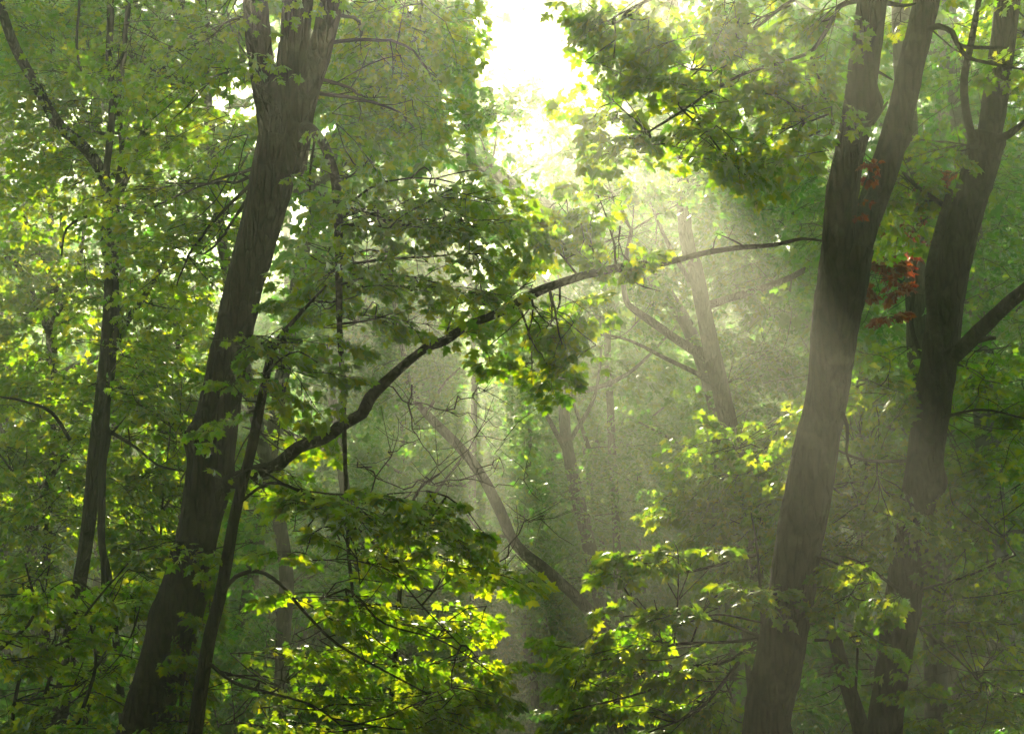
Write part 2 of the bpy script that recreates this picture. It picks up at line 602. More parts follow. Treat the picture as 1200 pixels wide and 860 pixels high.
def fill_patch(lv, anchors, cx, cy_, d, rx, ry, n, L=0.75, dd=0.6, down=0.05, bias=None, branch=0.010, small=False, link=True):
    """sprays of leaves spread round a place of the photograph, carried by a branchlet that grows from the nearest anchor"""
    g = lv.g
    c = P(cx, cy_, d)
    A = np.asarray(anchors)
    a = A[np.argmin(np.linalg.norm(A - c, axis=1))]
    away = c - a
    if np.linalg.norm(away) < 0.15:
        away = g.normal(0, 1, 3)
    away[2] *= 0.4
    away = unit(away)
    spine = A
    if branch > 0:
        end = c + unit(away) * (0.5 * rx / FPX * d)
        spine = lv.twig(a, end, branch, branch * 0.35, 0.07, 5)
        spine = spine[len(spine) // 4:]
    nl = max(1, int(round(2 * ry / (300.0 / d))))
    for j in range(max(1, int(round(n * (0.78 if lv.shape == "hi" else 1.35))))):
        v = -1 + 2 * (j % nl + 0.5) / nl                            # maples hold their leaves in level storeys
        ctr = P(cx + rx * g.uniform(-1, 1) * math.sqrt(max(0.15, 1 - v * v)), cy_ + ry * v + g.normal(0, 40.0 / d), d + 0.8 * v * ry / FPX * d + g.normal(0, dd))
        dr = away * 0.9 + g.normal(0, 0.55, 3)
        if bias is not None:
            dr = dr + np.asarray(bias, float)
        dr[2] = dr[2] * 0.35 - down
        dr = unit(dr)
        LL = L * g.uniform(0.7, 1.25)
        root = ctr - dr * LL * 0.5
        if link:
            k = np.argmin(np.linalg.norm(spine - root, axis=1))
            s0 = spine[max(0, k - 1)]
            if 0.03 < np.linalg.norm(s0 - root) < 1.3:
                lv.twig(s0, root, 0.0055, 0.004, 0.08, 3)
        lv.spray(root, dr, LL, up=(0, 0.12, 1.0), small=small)


# ------------------------------------------------------------------ the setting
def make_ground():
    n = 150
    xs = np.linspace(-140, 140, n)
    ys = np.concatenate([np.linspace(-33, 60, 120), np.linspace(62, 205, 60)])
    X, Y = np.meshgrid(xs, ys)
    Z = ground_h(X, Y)
    v = np.stack([X, Y, Z], -1).reshape(-1, 3)
    idx = np.arange(len(v)).reshape(X.shape)
    a, b, c, d = idx[:-1, :-1].ravel(), idx[:-1, 1:].ravel(), idx[1:, 1:].ravel(), idx[1:, :-1].ravel()
    mb = MB()
    mb.add(v, np.vstack([np.stack([a, b, c], 1), np.stack([a, c, d], 1)]), 0, True)
    o = mb.build("ground", ground_mat())
    tag(o, "brown leaf littered forest floor falling into a hollow", "ground", None, "structure")


make_ground()

# ================================================================== THE NEAR TREES
# ---- the great leaning maple with three stems
A_base = P(215, 700, 9.6)


def leaning_maple():
    px = [(166, 862, 9.9), (203, 740, 9.9), (232, 620, 9.9), (250, 520, 9.95), (268, 420, 10.0), (288, 330, 10.05), (312, 240, 10.1), (330, 165, 10.15)]
    rad = [0.158, 0.166, 0.148, 0.152, 0.132, 0.132, 0.142, 0.160]
    pts, rads = to_ground(px_line(px), rad)
    t = thing("leaning_maple", pts[0], "massive dark maple trunk leaning right and splitting into three upright stems", "tree")
    line = part_tube("trunk", pts, rads, t, M_BARK, 60, 0.035, 0.15, 3.1,
                     [(P(222, 512, 9.85), 0.11, 0.075), (P(282, 565, 9.9), 0.16, 0.05), (P(352, 130, 10.1), 0.16, 0.05), (P(180, 720, 9.85), 0.12, 0.03)])
    L1 = part_tube("limb", px_line([(322, 190, 10.12), (312, 110, 10.05), (303, 50, 10.0), (297, -20, 9.95), (285, -130, 9.9), (262, -330, 9.8)]), [0.09, 0.090, 0.084, 0.080, 0.08, 0.06], t, M_BARK, 40, 0.045, 0.14, 9.0)
    L2 = part_tube("limb", px_line([(330, 200, 10.14), (335, 110, 10.2), (345, 45, 10.25), (351, -20, 10.3), (372, -150, 10.4), (395, -360, 10.5)]), [0.10, 0.100, 0.100, 0.104, 0.10, 0.07], t, M_BARK, 40, 0.045, 0.14, 19.0)
    L3 = part_tube("limb", px_line([(342, 205, 10.0), (356, 125, 9.95), (375, 60, 9.9), (393, -10, 9.85), (430, -130, 9.8), (490, -330, 9.7)]), [0.09, 0.082, 0.080, 0.080, 0.078, 0.06], t, M_BARK, 40, 0.045, 0.14, 29.0)
    # the long branch reaching across the clearing, with its hanging leaves
    bpx = [(262, 570, 9.9), (300, 553, 9.7), (322, 547, 9.6), (350, 524, 9.5), (380, 514, 9.4), (398, 500, 9.3), (424, 484, 9.2), (433, 466, 9.2), (470, 431, 9.2), (500, 407, 9.2), (520, 400, 9.3), (548, 381, 9.35), (572, 372, 9.4), (606, 356, 9.45), (632, 341, 9.55), (668, 328, 9.6), (700, 319, 9.7), (744, 311, 9.75), (780, 308, 9.8), (824, 297, 9.85), (862, 291, 9.85), (908, 287, 9.8), (940, 280, 9.75), (968, 283, 9.7)]
    brad = [0.066, 0.050, 0.048, 0.042, 0.037, 0.040, 0.037, 0.041, 0.031, 0.028, 0.031, 0.026, 0.026, 0.030, 0.030, 0.027, 0.026, 0.024, 0.021, 0.018, 0.017, 0.014, 0.011, 0.007]
    mb = MB()
    LB = tube(mb, px_line(bpx), brad, 14, 0.06, 0.16, 0, 41.0, [(P(430, 482, 9.15), 0.06, 0.035), (P(636, 338, 9.5), 0.05, 0.02)])
    bo = mb.build("branch", M_BRANCH, t, np.array(t.location))
    lv = Leaves(11, "hi", 0.084)
    anchors = LB[len(LB) // 3:]
    for k, a in ((0.52, (0.25, 0, 0.22)), (0.62, (-0.1, 0.1, -0.3)), (0.70, (0.3, 0, -0.16)), (0.80, (0.22, 0.1, 0.14)), (0.88, (-0.2, 0, 0.10)), (0.44, (0.1, -0.1, 0.3)), (0.66, (0.2, 0, 0.2))):
        p0 = LB[int(len(LB) * k)]
        p1 = lv.twig(p0, p0 + np.array(a), 0.008, 0.003, 0.12, 4)
        lv.twig(p1[len(p1) // 2], p1[len(p1) // 2] + np.array((a[2], 0, abs(a[0]))) * 0.5, 0.004, 0.002, 0.1, 3)
    for q in [(615, 398, 9.85, 62, 34, 6), (620, 440, 9.85, 44, 22, 3), (565, 345, 9.85, 60, 14, 4), (645, 372, 9.85, 44, 30, 4),
              (648, 285, 9.85, 40, 36, 5), (690, 262, 9.85, 60, 34, 6), (735, 298, 9.85, 34, 12, 3), (700, 225, 9.85, 36, 16, 3), (660, 410, 9.85, 26, 26, 2)]:
        fill_patch(lv, anchors, *q, L=0.46, dd=0.3, down=0.12)
    lo = lv.build("foliage", M_LEAF, t)
    lo.parent = bo; lo.location = (0, 0, 0)
    # the drooping branch that hangs beside the trunk with its dark shelf of leaves
    mb = MB()
    DB = tube(mb, px_line([(358, 150, 9.9), (373, 160, 9.6), (386, 185, 9.4), (395, 225, 9.25), (397, 300, 9.2), (398, 380, 9.2), (402, 460, 9.2), (405, 560, 9.2), (408, 640, 9.2), (414, 700, 9.2)]),
              [0.050, 0.036, 0.032, 0.030, 0.024, 0.019, 0.016, 0.013, 0.011, 0.008], 9, 0.06, 0.22, 0, 51.0)
    do = mb.build("branch", M_BRANCH, t, np.array(t.location))
    lv = Leaves(12, "hi", 0.070)
    for q in [(446, 240, 8.9, 56, 20, 10), (510, 255, 8.8, 56, 20, 9), (560, 232, 9.0, 44, 14, 5), (590, 258, 9.0, 30, 16, 2), (440, 300, 8.9, 50, 20, 5), (372, 255, 10.8, 30, 40, 3),
              (480, 335, 8.9, 80, 12, 6), (535, 300, 9.0, 56, 20, 4), (380, 320, 9.6, 40, 20, 5), (440, 372, 8.9, 70, 16, 5), (372, 350, 9.6, 40, 22, 4), (420, 190, 9.2, 40, 26, 5)]:
        fill_patch(lv, DB[4:60], *q, L=0.56, dd=0.3, down=0.04, branch=0.010)
    lo = lv.build("foliage", M_LEAF, t)
    lo.parent = do; lo.location = (0, 0, 0)
    # leaves of its crown
    lv = Leaves(13, "hi", 0.070)
    for q in [(470, 50, 11.6, 80, 60, 22), (440, 120, 11.6, 60, 50, 14), (498, 28, 11.8, 34, 40, 8), (505, 100, 11.8, 20, 40, 5), (480, 150, 12, 50, 26, 7), (420, 40, 11, 30, 50, 5)]:
        fill_patch(lv, L3, *q, L=0.7, dd=0.6, branch=0.016)
    for q in [(215, 90, 11.2, 80, 80, 30), (225, 210, 11.2, 60, 60, 16), (170, 250, 11.4, 60, 40, 10), (255, 40, 10.8, 40, 40, 8), (240, 290, 11.4, 46, 40, 9), (215, 330, 11.6, 50, 30, 7)]:
        fill_patch(lv, L1, *q, L=0.75, dd=0.7, branch=0.016)
    for q in [(318, 78, 9.5, 26, 10, 2), (308, 92, 9.5, 24, 8, 2), (335, 205, 9.4, 50, 20, 3), (320, 470, 9.3, 30, 30, 2), (262, 555, 9.4, 30, 14, 2), (230, 650, 9.3, 50, 14, 4), (190, 640, 9.5, 26, 10, 2)]:
        fill_patch(lv, line, *q, L=0.4, dd=0.1, branch=0.006, small=True)
    # the crown above the frame
    for k in range(150):
        g = lv.g
        a = (L1, L2, L3)[k % 3]
        p = a[g.integers(len(a) // 2, len(a))] + g.normal(0, 1, 3) * np.array((1.7, 1.7, 0.8)) + np.array((0, 0, 0.8))
        if P(0, -40, (p - C0) @ F)[2] > p[2]:
            continue
        lv.spray(p, g.normal(0, 1, 3) * (1, 1, 0.25), 0.9, twig=0.0035)
    lv.build("foliage", M_LEAF, t)


leaning_maple()


# ---- slender leaning stem beside it
def slender_stem():
    px = [(228, 862, 9.1), (243, 760, 9.1), (260, 690, 9.1), (276, 600, 9.1), (296, 520, 9.1), (312, 440, 9.1), (322, 405, 9.1), (345, 375, 9.1), (382, 335, 9.15)]
    rad = [0.044, 0.043, 0.038, 0.034, 0.032, 0.027, 0.022, 0.014, 0.006]
    pts, rads = to_ground(px_line(px), rad)
    t = thing("maple_sapling", pts[0], "slender dark stem leaning close beside the massive three-stemmed trunk", "sapling")
    line = part_tube("stem", pts, rads, t, M_BARK, 12, 0.06, 0.14, 5.0)
    br = []
    for s, r in [([(262, 692, 9.1), (276, 676, 9.0), (302, 669, 8.9), (328, 684, 8.8), (356, 716, 8.7), (392, 752, 8.6), (440, 780, 8.5), (500, 812, 8.4)], 0.015),
                 ([(243, 775, 9.1), (276, 800, 8.9), (318, 812, 8.8), (366, 826, 8.7), (400, 850, 8.6)], 0.013),
                 ([(272, 596, 9.1), (316, 566, 9.0), (360, 580, 8.9), (410, 612, 8.8), (450, 650, 8.7), (486, 700, 8.6), (540, 756, 8.6)], 0.011),
                 ([(276, 560, 9.1), (300, 548, 9.0), (345, 572, 8.9), (420, 580, 8.8), (500, 575, 8.8)], 0.009),
                 ([(405, 690, 8.9), (420, 700, 8.8), (450, 730, 8.6), (520, 752, 8.5), (580, 790, 8.5)], 0.009),
                 ([(310, 440, 9.1), (330, 420, 8.9), (350, 412, 8.8), (372, 425, 8.7)], 0.008),
                 ([(300, 500, 9.1), (285, 520, 8.9), (268, 560, 8.7)], 0.007)]:
        q = px_line(s)
        br.append(part_tube("branch", q, np.linspace(r, r * 0.35, len(q)), t, M_TWIG, 7, 0.06, 0.15, r * 300))
    allb = np.vstack(br)
    lv = Leaves(21, "hi", 0.078)
    for q in [(350, 512, 9.95, 36, 17, 4), (330, 568, 9.9, 46, 20, 5), (375, 595, 8.57, 56, 17, 6), (450, 590, 8.55, 50, 17, 6), (520, 610, 8.63, 40, 12, 4), (555, 625, 8.69, 36, 11, 3),
              (400, 640, 8.75, 70, 20, 7), (470, 655, 8.81, 60, 20, 7), (540, 668, 8.86, 50, 11, 4), (380, 700, 8.99, 50, 20, 4), (450, 715, 9.05, 70, 20, 8), (530, 730, 9.11, 46, 20, 6), (560, 775, 9.28, 36, 17, 5),
              (440, 770, 9.26, 80, 20, 8), (360, 760, 9.23, 50, 17, 5), (500, 810, 9.42, 70, 19, 7), (420, 825, 9.48, 80, 19, 7), (330, 800, 9.38, 50, 20, 4), (550, 830, 9.50, 50, 17, 4), (480, 850, 9.58, 90, 11, 5), (340, 850, 9.58, 60, 12, 4)]:
        fill_patch(lv, allb, *q, L=0.55, dd=0.2, down=0.14, bias=(0.5, -0.2, 0), branch=0.007)
    for q in [(330, 400, 9.0, 60, 24, 6), (280, 470, 9.2, 30, 30, 3), (350, 440, 9.0, 50, 16, 4)]:
        fill_patch(lv, line, *q, L=0.5, dd=0.3, branch=0.006)
    lv.build("foliage", M_LEAF, t)


slender_stem()


# ---- the twin-stemmed tree wound with vines
def twin_stem():
    px = [(84, 735, 14.0), (92, 690, 14.0), (104, 610, 14.0), (113, 520, 14.0), (122, 440, 14.0), (128, 370, 14.0), (131, 300, 14.0), (133, 230, 14.0)]
    rad = [0.074, 0.070, 0.066, 0.066, 0.064, 0.060, 0.058, 0.062]
    pts, rads = to_ground(px_line(px), rad)
    t = thing("forked_tree", pts[0], "slim tree whose crooked limb sweeps up and away to the corner of the sky", "tree")
    line = part_tube("trunk", pts, rads, t, M_BARKD, 22, 0.08, 0.12, 7.0)
    L1 = part_tube("limb", px_line([(132, 240, 14.0), (118, 200, 13.9), (98, 172, 13.8), (70, 148, 13.7), (52, 118, 13.6), (34, 86, 13.5), (18, 56, 13.4), (4, 18, 13.3), (-16, -60, 13.2), (-60, -240, 13)]),
                   [0.056, 0.054, 0.054, 0.052, 0.050, 0.047, 0.045, 0.042, 0.04, 0.03], t, M_BARKD, 16, 0.08, 0.12, 13.0)
    L2 = part_tube("limb", px_line([(133, 235, 14.05), (148, 205, 14.3), (166, 165, 14.6), (182, 110, 14.9), (205, 40, 15.2), (230, -80, 15.5)]), [0.052, 0.050, 0.046, 0.040, 0.035, 0.02], t, M_BARKD, 16, 0.08, 0.12, 17.0)
    L3 = part_tube("branch", px_line([(116, 470, 14.0), (140, 395, 14.1), (166, 352, 14.2), (190, 312, 14.3), (214, 265, 14.4)]), [0.034, 0.031, 0.028, 0.024, 0.016], t, M_BARKD, 10, 0.08, 0.14, 23.0)
    for s in ([(130, 255, 13.9), (105, 253, 13.7), (78, 268, 13.5), (72, 300, 13.4)], [(128, 400, 13.9), (160, 355, 13.7)], [(128, 505, 13.9), (160, 525, 13.6), (185, 545, 13.4), (215, 552, 13.2)], [(82, 515, 13.4), (60, 483, 13.2), (28, 470, 13.0), (-6, 464, 12.9)]):
        q = px_line(s)
        part_tube("branch", q, np.linspace(0.02, 0.008, len(q)), t, M_TWIG, 6, 0.08, 0.14, 2.0)
    lv = Leaves(31, "hi", 0.074)
    for q in [(60, 40, 14.6, 80, 50, 36), (140, 60, 14.8, 60, 60, 28), (60, 130, 14.6, 60, 50, 22), (110, 150, 14.5, 60, 40, 18), (30, 200, 14.8, 50, 40, 16), (180, 180, 15, 50, 50, 16), (90, 220, 14.6, 50, 30, 12), (200, 110, 15, 60, 60, 22), (230, 30, 15, 50, 40, 12)]:
        fill_patch(lv, np.vstack([L1, L2]), *q, L=0.85, dd=0.7, branch=0.014)
    for q in [(190, 360, 14.2, 50, 40, 9), (165, 420, 14, 40, 30, 6), (100, 330, 14, 40, 30, 5), (170, 300, 14.4, 36, 30, 5), (110, 450, 13.8, 30, 16, 4)]:
        fill_patch(lv, np.vstack([L3, line[len(line) // 2:]]), *q, L=0.7, dd=0.5, branch=0.01)
    g = lv.g
    for k in range(120):
        a = (L1, L2)[k % 2]
        p = a[g.integers(len(a) * 2 // 3, len(a))] + g.normal(0, 1, 3) * np.array((1.8, 1.8, 0.8)) + np.array((0, 0, 1.2))
        if P(0, -40, (p - C0) @ F)[2] < p[2]:
            lv.spray(p, g.normal(0, 1, 3) * (1, 1, 0.25), 1.0, twig=0.0035)
    lv.build("foliage", M_LEAF, t)
    # two vines climb it
    g = np.random.default_rng(5)
    for lab, s, r in [("dark vine hugging the slim tree then rising wavily straight up past the fork", [(131, 700, 13.8), (119, 640, 13.82), (117, 575, 13.82), (121, 520, 13.82), (126, 480, 13.83), (121, 450, 13.84), (124, 380, 13.86), (126, 320, 13.88), (121, 280, 13.88), (128, 238, 13.85), (126, 205, 13.7), (127, 160, 13.7), (132, 120, 13.7), (133, 100, 13.7), (128, 70, 13.7), (131, 30, 13.7), (131, -20, 13.7), (133, -160, 13.6)], 0.033),
                      ("thinner vine climbing the same slim tree, looping outward near its foot", [(108, 800, 13.7), (118, 760, 13.7), (121, 700, 13.72), (119, 640, 13.72), (123, 590, 13.74), (122, 545, 13.76), (128, 512, 13.78), (124, 490, 13.8), (133, 440, 13.84), (137, 380, 13.86), (136, 320, 13.86), (140, 270, 13.86), (138, 230, 13.8), (143, 180, 13.75), (142, 140, 13.75), (141, 110, 13.75), (146, 60, 13.75), (148, 40, 13.75), (149, 0, 13.75), (152, -140, 13.7)], 0.026)]:
        q, rr = to_ground(px_line(s), [r] * len(s), 1.0)
        for i in range(len(q)):
            q[i] = q[i] + np.array((g.normal(0, 0.012), 0, 0))
        v = thing("climbing_vine", q[0], lab, "vine", "vines on the slim forked tree")
        part_tube("stem", q, rr, v, M_TWIG, 9, 0.05, 0.25, r * 900)
        part_tube("tendril", [q[8], q[8] + np.array((0.10, -0.03, 0.10)), q[8] + np.array((0.17, -0.02, 0.20))], [0.014, 0.010, 0.004], v, M_TWIG, 6, 0.05, 0.2, 1.0)
    q = px_line([(94, -120, 13.0), (93, 0, 13.0), (90, 40, 13.0), (91, 64, 13.0), (96, 84, 13.0), (104, 96, 13.0), (109, 100, 13.0)])
    v = thing("hanging_vine", q[-1], "thin hooked vine dangling free among the leaves beside the crooked limb", "vine")
    part_tube("stem", q, [0.012, 0.012, 0.012, 0.012, 0.011, 0.010, 0.009], v, M_TWIG, 7, 0.05, 0.2, 3.0)


twin_stem()


# ---- the double maple on the right, in the light shaft
def double_maple():
    px = [(896, 862, 9.6), (912, 780, 9.6), (925, 705, 9.6), (938, 620, 9.6), (953, 540, 9.6), (970, 460, 9.6), (978, 390, 9.6), (988, 330, 9.6), (994, 290, 9.6)]
    rad = [0.146, 0.152, 0.156, 0.152, 0.148, 0.146, 0.150, 0.156, 0.160]
    pts, rads = to_ground(px_line(px), rad)
    t = thing("double_maple", pts[0], "tall straight maple crossed by the light shaft, forking above its waist into two stems", "tree")
    part_tube("trunk", pts, rads, t, M_BARK, 60, 0.035, 0.14, 13.1, [(P(905, 600, 9.5), 0.10, 0.03), (P(960, 590, 9.5), 0.2, 0.02)])
    L1 = part_tube("limb", px_line([(980, 350, 9.55), (983, 280, 9.5), (990, 210, 9.5), (1004, 140, 9.5), (1013, 70, 9.5), (1022, 0, 9.5), (1030, -100, 9.5), (1052, -330, 9.5)]),
                   [0.085, 0.102, 0.104, 0.098, 0.096, 0.096, 0.09, 0.07], t, M_BARK, 44, 0.04, 0.14, 15.0, [(P(1026, 122, 9.45), 0.085, 0.065)])
    L2 = part_tube("limb", px_line([(994, 345, 9.7), (1012, 270, 9.75), (1036, 200, 9.8), (1056, 130, 9.85), (1072, 60, 9.9), (1086, 0, 9.95), (1105, -100, 10), (1150, -320, 10)]),
                   [0.082, 0.094, 0.094, 0.086, 0.084, 0.082, 0.078, 0.06], t, M_BARK, 44, 0.04, 0.14, 25.0, [(P(1068, 160, 9.75), 0.07, 0.045)])
    B = []
    for s, r in [([(1003, 2, 9.5), (984, 8, 9.4), (972, 30, 9.3), (958, 52, 9.2), (948, 62, 9.2), (915, 74, 9.2), (880, 84, 9.2), (845, 100, 9.2), (800, 130, 9.2), (760, 155, 9.2)], 0.017),
                 ([(948, 62, 9.2), (956, 82, 9.1), (966, 110, 9.1), (978, 145, 9.1)], 0.010),
                 ([(1000, -30, 9.5), (930, 0, 9.3), (890, 30, 9.2), (850, 56, 9.2), (810, 90, 9.2)], 0.013),
                 ([(1040, 4, 9.6), (1058, 7, 9.7), (1072, 5, 9.8)], 0.018),
                 ([(1090, 34, 9.8), (1100, 31, 9.7), (1116, 38, 9.6), (1122, 52, 9.5), (1140, 56, 9.5), (1180, 56, 9.4)], 0.024),
                 ([(1124, 54, 9.5), (1134, 68, 9.5), (1160, 74, 9.4), (1205, 83, 9.4)], 0.018),
                 ([(1025, 82, 9.6), (1046, 94, 9.75)], 0.012), ([(1022, 145, 9.5), (1040, 120, 9.7)], 0.018),
                 ([(1000, -90, 9.5), (900, -60, 9.3), (800, -20, 9.2), (720, 20, 9.2)], 0.016),
                 ([(955, 750, 9.5), (985, 748, 9.4), (1020, 742, 9.4)], 0.012), ([(955, 650, 9.5), (990, 665, 9.4), (1020, 680, 9.4)], 0.011), ([(955, 730, 9.55), (900, 730, 9.6), (840, 720, 9.8), (790, 735, 9.9)], 0.010),
                 ([(980, 470, 9.6), (993, 500, 9.4), (992, 530, 9.4), (998, 548, 9.4)], 0.014)]:
        q = px_line(s)
        B.append(part_tube("branch", q, np.linspace(r, r * 0.4, len(q)), t, M_TWIG, 8, 0.06, 0.18, r * 700))
    lv = Leaves(41, "hi", 0.084)
    bb = np.vstack([B[0], B[1], B[2], B[8]])
    for q in [(735, 25, 9.6, 56, 24, 5), (790, 60, 9.4, 56, 36, 6), (696, 14, 9.6, 34, 14, 4), (716, 78, 9.5, 24, 20, 3), (712, 108, 9.3, 26, 22, 3), (738, 142, 9.3, 28, 18, 3), (800, 118, 9.2, 66, 26, 5), (770, 165, 9.0, 60, 14, 4), (728, 172, 9.0, 26, 12, 3), (840, 185, 9.0, 50, 16, 3), (850, 110, 9.5, 50, 36, 6), (880, 50, 9.6, 56, 36, 6),
              (920, 150, 9.3, 36, 34, 6), (930, 100, 9.4, 40, 30, 6), (850, 180, 9.3, 44, 20, 5), (900, 180, 9.4, 30, 12, 2), (950, 30, 9.5, 30, 26, 4), (830, 15, 9.4, 50, 20, 6)]:
        fill_patch(lv, bb, *q, L=0.52, dd=0.35, down=0.16, branch=0.008)
    for q in [(1140, 24, 11.9, 30, 30, 3), (1186, 75, 10.6, 20, 20, 2), (1050, 30, 10.2, 16, 16, 1)]:
        fill_patch(lv, np.vstack(B[4:6]), *q, L=0.5, dd=0.2, branch=0.006)
    for q in [(1000, 700, 9.3, 44, 20, 4), (1010, 740, 9.4, 26, 16, 3), (985, 665, 9.4, 30, 14, 2)]:
        fill_patch(lv, np.vstack(B[9:11]), *q, L=0.45, dd=0.2, branch=0.006)
    g = lv.g
    for k in range(160):
        a = (L1, L2)[k % 2]
        p = a[g.integers(len(a) // 2, len(a))] + g.normal(0, 1, 3) * np.array((1.7, 1.7, 0.9)) + np.array((0, 0, 1.0))
        if P(0, -40, (p - C0) @ F)[2] < p[2]:
            lv.spray(p, g.normal(0, 1, 3) * (1, 1, 0.25), 0.95, twig=0.0035)
    lv.build("foliage", M_LEAF, t)


double_maple()


def elbow_maple():
    px = [(1036, 862, 11.0), (1044, 800, 11.0), (1056, 720, 11.0), (1068, 640, 11.0), (1080, 560, 11.0), (1092, 480, 11.0), (1103, 410, 11.0), (1111, 340, 11.0), (1129, 260, 11.0), (1148, 200, 11.0), (1158, 160, 11.0)]
    rad = [0.128, 0.130, 0.140, 0.126, 0.128, 0.130, 0.132, 0.124, 0.122, 0.128, 0.136]
    pts, rads = to_ground(px_line(px), rad)
    t = thing("elbow_maple", pts[0], "dark maple with a knotted trunk and a thick limb bent away at elbow height", "tree")
    line = part_tube("trunk", pts, rads, t, M_BARK, 56, 0.04, 0.15, 33.1, [(P(1108, 568, 10.9), 0.12, 0.09), (P(1020, 764, 10.85), 0.10, 0.08), (P(1136, 150, 10.9), 0.12, 0.05)])
    L1 = part_tube("limb", px_line([(1153, 190, 11.0), (1166, 120, 11.0), (1174, 60, 11.0), (1181, 0, 11.0), (1190, -90, 11.0), (1215, -300, 11)]), [0.09, 0.098, 0.094, 0.092, 0.085, 0.06], t, M_BARK, 40, 0.045, 0.14, 35.0)
    L2 = part_tube("limb", px_line([(1112, 424, 10.95), (1134, 402, 10.8), (1160, 376, 10.6), (1186, 352, 10.4), (1225, 322, 10.2), (1300, 270, 10)]), [0.06, 0.058, 0.054, 0.050, 0.046, 0.03], t, M_BARK, 18, 0.06, 0.14, 37.0)
    B = []
    for s, r in [([(1142, 172, 10.9), (1132, 130, 10.7), (1130, 92, 10.6), (1138, 50, 10.5), (1147, 0, 10.4), (1158, -80, 10.3)], 0.034),
                 ([(1165, 165, 10.9), (1182, 158, 10.8), (1205, 140, 10.7)], 0.036),
                 ([(1120, 410, 10.9), (1150, 398, 10.7), (1166, 396, 10.6)], 0.03),
                 ([(1098, 400, 10.9), (1090, 330, 10.8), (1098, 280, 10.8), (1112, 230, 10.85), (1112, 225, 10.9)], 0.045),
                 ([(1062, 540, 10.9), (1020, 540, 10.8), (992, 532, 10.7), (970, 520, 10.6)], 0.014),
                 ([(1100, 490, 10.9), (1150, 480, 10.7), (1200, 490, 10.6)], 0.012),
                 ([(1080, 690, 10.9), (1130, 676, 10.7), (1190, 650, 10.6)], 0.012), ([(1078, 735, 10.9), (1110, 760, 10.7), (1150, 800, 10.6)], 0.012),
                 ([(1052, 690, 10.9), (1010, 660, 10.7), (980, 650, 10.6)], 0.012), ([(1112, 245, 10.9), (1070, 215, 10.8), (1050, 190, 10.8)], 0.02)]:
        q = px_line(s)
        B.append(part_tube("branch", q, np.linspace(r, r * 0.5, len(q)), t, M_BARK if r > 0.02 else M_TWIG, 9, 0.06, 0.16, r * 900))
    lv = Leaves(51, "hi", 0.088)
    for q in [(1080, 195, 11.2, 46, 30, 9), (1060, 230, 11.3, 40, 26, 6), (1050, 160, 11.5, 30, 20, 3), (1190, 40, 11.9, 30, 40, 5), (1192, 110, 11.8, 26, 26, 3), (1080, 270, 11.5, 30, 18, 3)]:
        fill_patch(lv, np.vstack([B[0], B[9], L1]), *q, L=0.6, dd=0.35, branch=0.009)
    for q in [(1160, 440, 11.8, 50, 30, 9), (1170, 500, 11.8, 50, 40, 12), (1130, 540, 11.5, 40, 30, 7), (1160, 600, 11.5, 60, 40, 12), (1140, 690, 11.5, 60, 40, 14), (1160, 760, 11.2, 60, 40, 14), (1110, 820, 11.2, 50, 30, 8), (1180, 830, 11.2, 40, 30, 7), (1040, 600, 10.6, 50, 24, 7)]:
        fill_patch(lv, np.vstack(B[4:9] + [L2]), *q, L=0.62, dd=0.5, down=0.12, branch=0.008)
    g = lv.g
    for k in range(120):
        p = L1[g.integers(len(L1) // 2, len(L1))] + g.normal(0, 1, 3) * np.array((1.8, 1.8, 0.9)) + np.array((0.4, 0, 1.0))
        if P(0, -40, (p - C0) @ F)[2] < p[2]:
            lv.spray(p, g.normal(0, 1, 3) * (1, 1, 0.25), 0.95, twig=0.0035)
    lv.build("foliage", M_LEAF, t)


elbow_maple()


# ---- saplings and shrubs of the near layer
def bush(name, label, cat, stems, patches, seed, size=0.10, L=0.6, dd=0.45, mat=None, shape="hi", r=0.014, down=0.12, bias=None, branch=0.008, bark=None, group=None):
    q0 = px_line(stems[0])
    base, _ = to_ground(q0, [r] * len(q0), 1.0)
    t = thing(name, base[0], label, cat, group)
    lines = []
    for k, s in enumerate(stems):
        q = px_line(s)
        rr = list(np.linspace(r, r * 0.4, len(q)))
        if k == 0:
            q, rr = to_ground(q, rr, 1.0)
        lines.append(part_tube("stem" if k == 0 else "branch", q, rr, t, bark or M_TWIG, 8, 0.07, 0.16, seed + k))
    A = np.vstack(lines)
    lv = Leaves(seed, shape, size)
    for p in patches:
        fill_patch(lv, A, *p, L=L, dd=dd, down=down, branch=branch, bias=bias)
    lv.build("foliage", mat or M_LEAF, t)
    return t


